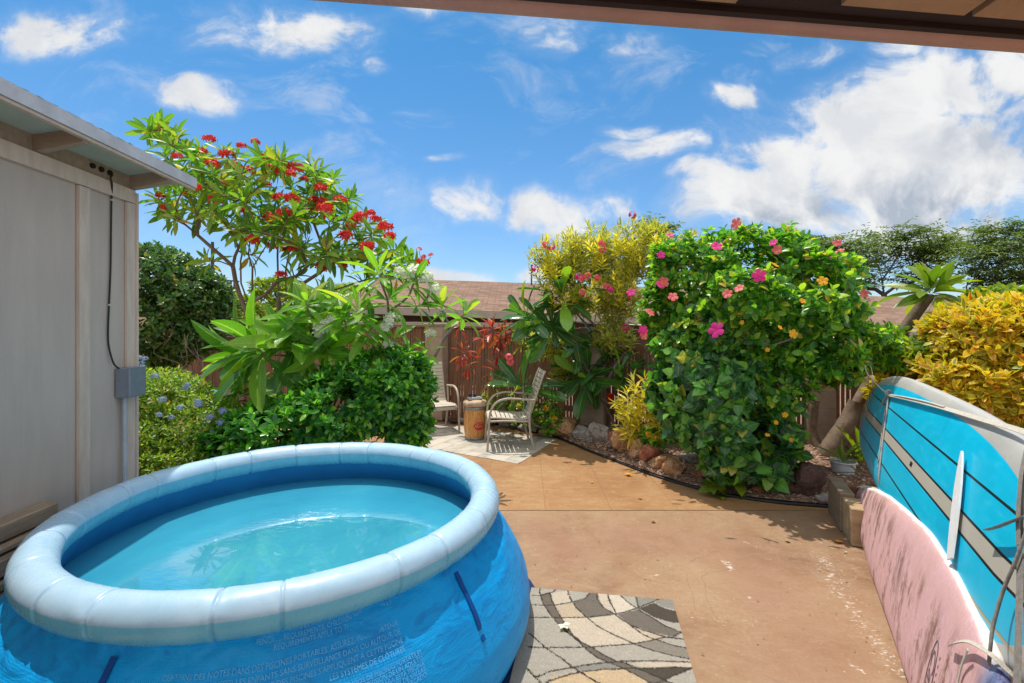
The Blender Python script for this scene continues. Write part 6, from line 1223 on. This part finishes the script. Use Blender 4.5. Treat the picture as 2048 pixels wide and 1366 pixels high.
# ragged sprigs standing out of the outline
rng = np.random.default_rng(64); sp = []; sa = []
for i in range(46):
    x = rng.uniform(1300, 1745); top = 470+abs(x-1490)*.14+max(0, x-1640)*.9+rng.uniform(-6, 26); p0 = at(x, top+35, 4.95); dr = np.array([rng.normal(0, .28), rng.normal(0, .2), 1.]); dr /= np.linalg.norm(dr); Ls = rng.uniform(.12, .36)
    for j in range(6): sp.append(np.array(p0)+dr*Ls*j/5); sa.append(dr+rng.normal(0, .15, 3))
for i in range(34):
    p0 = at(rng.uniform(1690, 1765), rng.uniform(655, 735), 4.9); dr = np.array([1., rng.normal(0, .3), rng.uniform(-.3, .8)]); dr /= np.linalg.norm(dr)
    for j in range(5): sp.append(np.array(p0)+dr*.2*j/4); sa.append(dr)
P, D, N, L, W = rosettes(np.array(sp), np.array(sa), 5, (35, 85), .075, .4, .5, .004, rng, .1); leaves('sprigs', T_OVAL5, P, D, N, L, W, M['leaf_hib'], ht)
# ------------------------------------------------------------------ thick-trunked plumeria on the right
def right_plumeria():
    random.seed(71); rng = np.random.default_rng(71); Y = 5.35; a = lambda x, y, d=0.: at(x, y, Y+d); b0 = Vector(a(1655, 935)); b0.z = .05
    t = thing('plumeria_tree', 'thick leaning grey plumeria trunk right of the hibiscus with one leafy tuft on top', 'tree', b0)
    mb = MB(); mb.tube(smooth_line([b0-Vector((.03, 0, .03)), a(1662, 900), a(1680, 868), a(1700, 835), a(1714, 806)], 4), [.15, .13, .12, .115, .11, .108, .10, .10, .095, .09, .092, .09, .088, .088, .085, .084, .088], 14); mb.tube(smooth_line([a(1700, 835), a(1735, 770, .1), a(1775, 710, .1), a(1812, 655, .1), a(1838, 618, .05), a(1858, 588, 0)], 4), .06, 12)
    mb.tube(smooth_line([b0, a(1640, 900, .2), a(1625, 860, .3), a(1630, 800, .3)], 4), .05, 8); mb.v = [tuple(Vector(q)+Vector((1, 1, 0))*.022*mnoise.noise(Vector(q)*7)+Vector((0, 0, .01))*mnoise.noise(Vector(q)*5)) for q in mb.v]; obj('trunk', mb, M['bark'], t); out = []
    for x, y, Lp, ax, k in [(1862, 575, 84, (.05, 0, 1), 20), (1866, 585, 72, (.1, -.5, .5), 12)]: out.append(rosettes(np.array([tuple(a(x, y, -.02))]), np.array([ax], float), k, (12, 100), Lp*Y/FPX, .2, .25, .004, rng, .2))
    P, D, N, L, W = cat_(out); leaves('foliage', T_LANCE_BIG, P, D, N, L, W, M['leaf_bright'], t)
right_plumeria()
# strap-leaved plant behind the boards
sb = at(1722, 935, 5.2); sb.z = .06; t = thing('strap_leaf_plant', 'small plant with long strap leaves between the thick trunk and the blue board', 'plant', sb); rng = np.random.default_rng(72)
P, D, N, L, W = rosettes(np.array([tuple(sb)]), np.array([[-.1, -.1, 1.]]), 9, (5, 45), .55, .3, .11, 0, rng, .1); leaves('foliage', T_LANCE_BIG, P, D, N, L, W, M['leaf_bright'], t)
# ------------------------------------------------------------------ yellow croton
cb2 = at(1960, 940, 4.75); cb2.z = .05
bush('croton_bush', 'dense golden-yellow croton bush behind the blue board', 'bush', cb2, [Bl(1955, 680, 4.7, 78, 66, .45), Bl(2035, 700, 4.5, 80, 84, .45), Bl(2040, 620, 4.6, 40, 24, .25), Bl(1900, 655, 4.8, 34, 22, .25), Bl(1990, 780, 4.55, 120, 80, .5), Bl(1900, 760, 4.7, 80, 55, .4), Bl(1830, 790, 4.9, 70, 45, .4), Bl(2150, 720, 4.2, 110, 130, .6), Bl(1930, 640, 4.9, 40, 30, .3), Bl(1990, 625, 4.8, 60, 28, .3)],
     1750, 10, T_LANCE, .118, .36, M['leaf_croton'], (20, 88), .7, .68, .008, 90, .005, .03, seed=81, Lv=.4, gap=.22, gs=1.7)
cb3 = at(1840, 930, 5.15); cb3.z = .05
bush('leafy_bush', 'bright green leafy bush between the hibiscus and the golden croton', 'bush', cb3, [Bl(1855, 712, 5.0, 50, 32, .35), Bl(1800, 730, 5.1, 36, 24, .3), Bl(1900, 730, 4.9, 50, 35, .3), Bl(2010, 600, 5.1, 60, 22, .3)], 420, 8, T_OVAL5, .12, .4, M['leaf_bright'], (20, 85), .7, .6, .006, 60, .004, .02, seed=82)
# ------------------------------------------------------------------ small plants by the fence
for px, py, Y, w_, h_, nm, lb_, m_, L_, sd in [(1100, 858, 6.75, 24, 60, 'flowering_plant', 'small leafy plant with yellow flowers at the start of the rock border', 'leaf_hib', .06, 91), (1045, 840, 7.2, 45, 40, 'flowering_plant', 'low green plant with tiny pale flowers behind the right garden chair', 'leaf_hib', .055, 92), (990, 820, 7.35, 30, 40, 'leafy_plant', 'small leafy plant with a yellow bloom between keg and chair', 'leaf_bright', .07, 93), (1305, 885, 5.5, 20, 25, 'leafy_plant', 'small grey-green seedling beside the young oleander shoots', 'leaf_hib', .08, 94)]:
    b_ = at(px, py, Y); b_.z = .06; q, _, _ = bush(nm, lb_, 'plant', b_, [Bl(px, py-h_*.35, Y, w_, h_*.62, .2)], 75, 7, T_OVAL, L_, .55, M[m_], seed=sd, tips=20, rt=.002, rm=.008, shell=.2)
    for dx, dy in [(-8, -h_*.7), (9, -h_*.35)]:
        p = at(px+dx, py+dy, Y-.2); flower(q, p, CAMV(p), 'oleander', 'yellow_flower', .8)
# ------------------------------------------------------------------ far feathery trees
def far_tree(label, Y, base, trunk, blobs, n, seed, L=.32):
    random.seed(seed); rng = np.random.default_rng(seed); b0 = at(*base, Y); b0.z = -.05; t = thing('feathery_tree', label, 'tree', b0)
    nd = skel([[b0]+[at(x, y, Y+d) for x, y, d in trunk[0]]]+[[at(x, y, Y+d) for x, y, d in l] for l in trunk[1:]])
    bl = [Bl(x, y, Y+d, rx, rz, ry) for x, y, d, rx, rz, ry in blobs]; Cn, Ax = sample_blobs(bl, n, .3, rng, .34, .32)
    idx = rng.choice(n, min(n, 210), replace=False); nd = grow(nd, [Vector(Cn[i]) for i in idx], .5, .2, .08, random); mb = MB(); branches(mb, nd, .02, .26, 5, 2.2); obj('trunk', mb, M['pole_wood'], t)
    # flat feathery sprays
    k = 9; A = rng.normal(0, 1, (n, 3)); A[:, 2] = rng.normal(.1, .25, n); A = nrm(A); P = Cn[:, None]+A[:, None]*np.linspace(0, .75, k)[None, :, None]*rng.uniform(.6, 1.2, (n, 1, 1)); S = np.cross(A, [0, 0, 1.]); S = nrm(S); sg = np.where(np.arange(k) % 2 == 0, 1., -1.)
    D = S[:, None]*sg[None, :, None]+A[:, None]*.5+rng.normal(0, .25, (n, k, 3)); D[..., 2] -= .25; r_ = lambda x: x.reshape(-1, 3); N = np.tile([0, 0, 1.], (n*k, 1))+rng.normal(0, .3, (n*k, 3))
    leaves('crown', T_DIAM, r_(P), r_(D), N, L*rng.uniform(.6, 1.2, n*k), L*.3, M['leaf_kiawe'], t)
far_tree('broad feathery tree with dark forked trunk beyond the roofs, left of the single plumeria tuft', 26, (1768, 640), [[(1768, 590, 0), (1764, 560, 0), (1758, 535, 0), (1740, 510, 0)], [(1764, 560, 0), (1785, 530, .5), (1800, 505, .5)], [(1768, 590, 0), (1795, 570, -.5), (1825, 540, -.5)]],
  [(1770, 505, 0, 105, 32, 2.4), (1700, 520, 0, 60, 40, 2), (1830, 490, 0, 65, 26, 2), (1790, 465, 0, 55, 18, 1.6), (1640, 490, 1, 40, 22, 1.5), (1740, 555, 0, 80, 25, 2), (1880, 505, 0, 30, 18, 1.2), (1840, 545, 0, 50, 25, 1.5)], 1100, 101)
far_tree('tall feathery tree with twisted dark trunk at the right edge beyond the croton', 22, (1998, 640), [[(2000, 575, 0), (1992, 545, 0), (2005, 520, 0), (2025, 490, 0)], [(1992, 545, 0), (1975, 520, 0), (1965, 500, 0)], [(2005, 520, 0), (2040, 515, 0), (2080, 500, 0)]],
  [(2010, 485, 0, 55, 28, 1.8), (2060, 470, 0, 60, 35, 2), (1960, 510, 0, 45, 22, 1.4), (1990, 455, 0, 30, 12, 1), (1930, 550, 0, 45, 25, 1.3), (2020, 545, 0, 70, 30, 1.6), (1975, 575, 0, 60, 22, 1.2), (2110, 520, 0, 80, 60, 2)], 1000, 102, .26)
far_tree('dark feathery tree showing behind the top of the yellow oleander', 21, (1240, 640), [[(1240, 560, 0), (1235, 520, 0)], [(1240, 560, 0), (1270, 510, 0)]], [(1240, 480, 0, 70, 22, 1.6), (1190, 495, 0, 30, 18, 1), (1300, 470, 0, 35, 18, 1.2), (1240, 540, 0, 70, 40, 1.5)], 450, 103, .3)
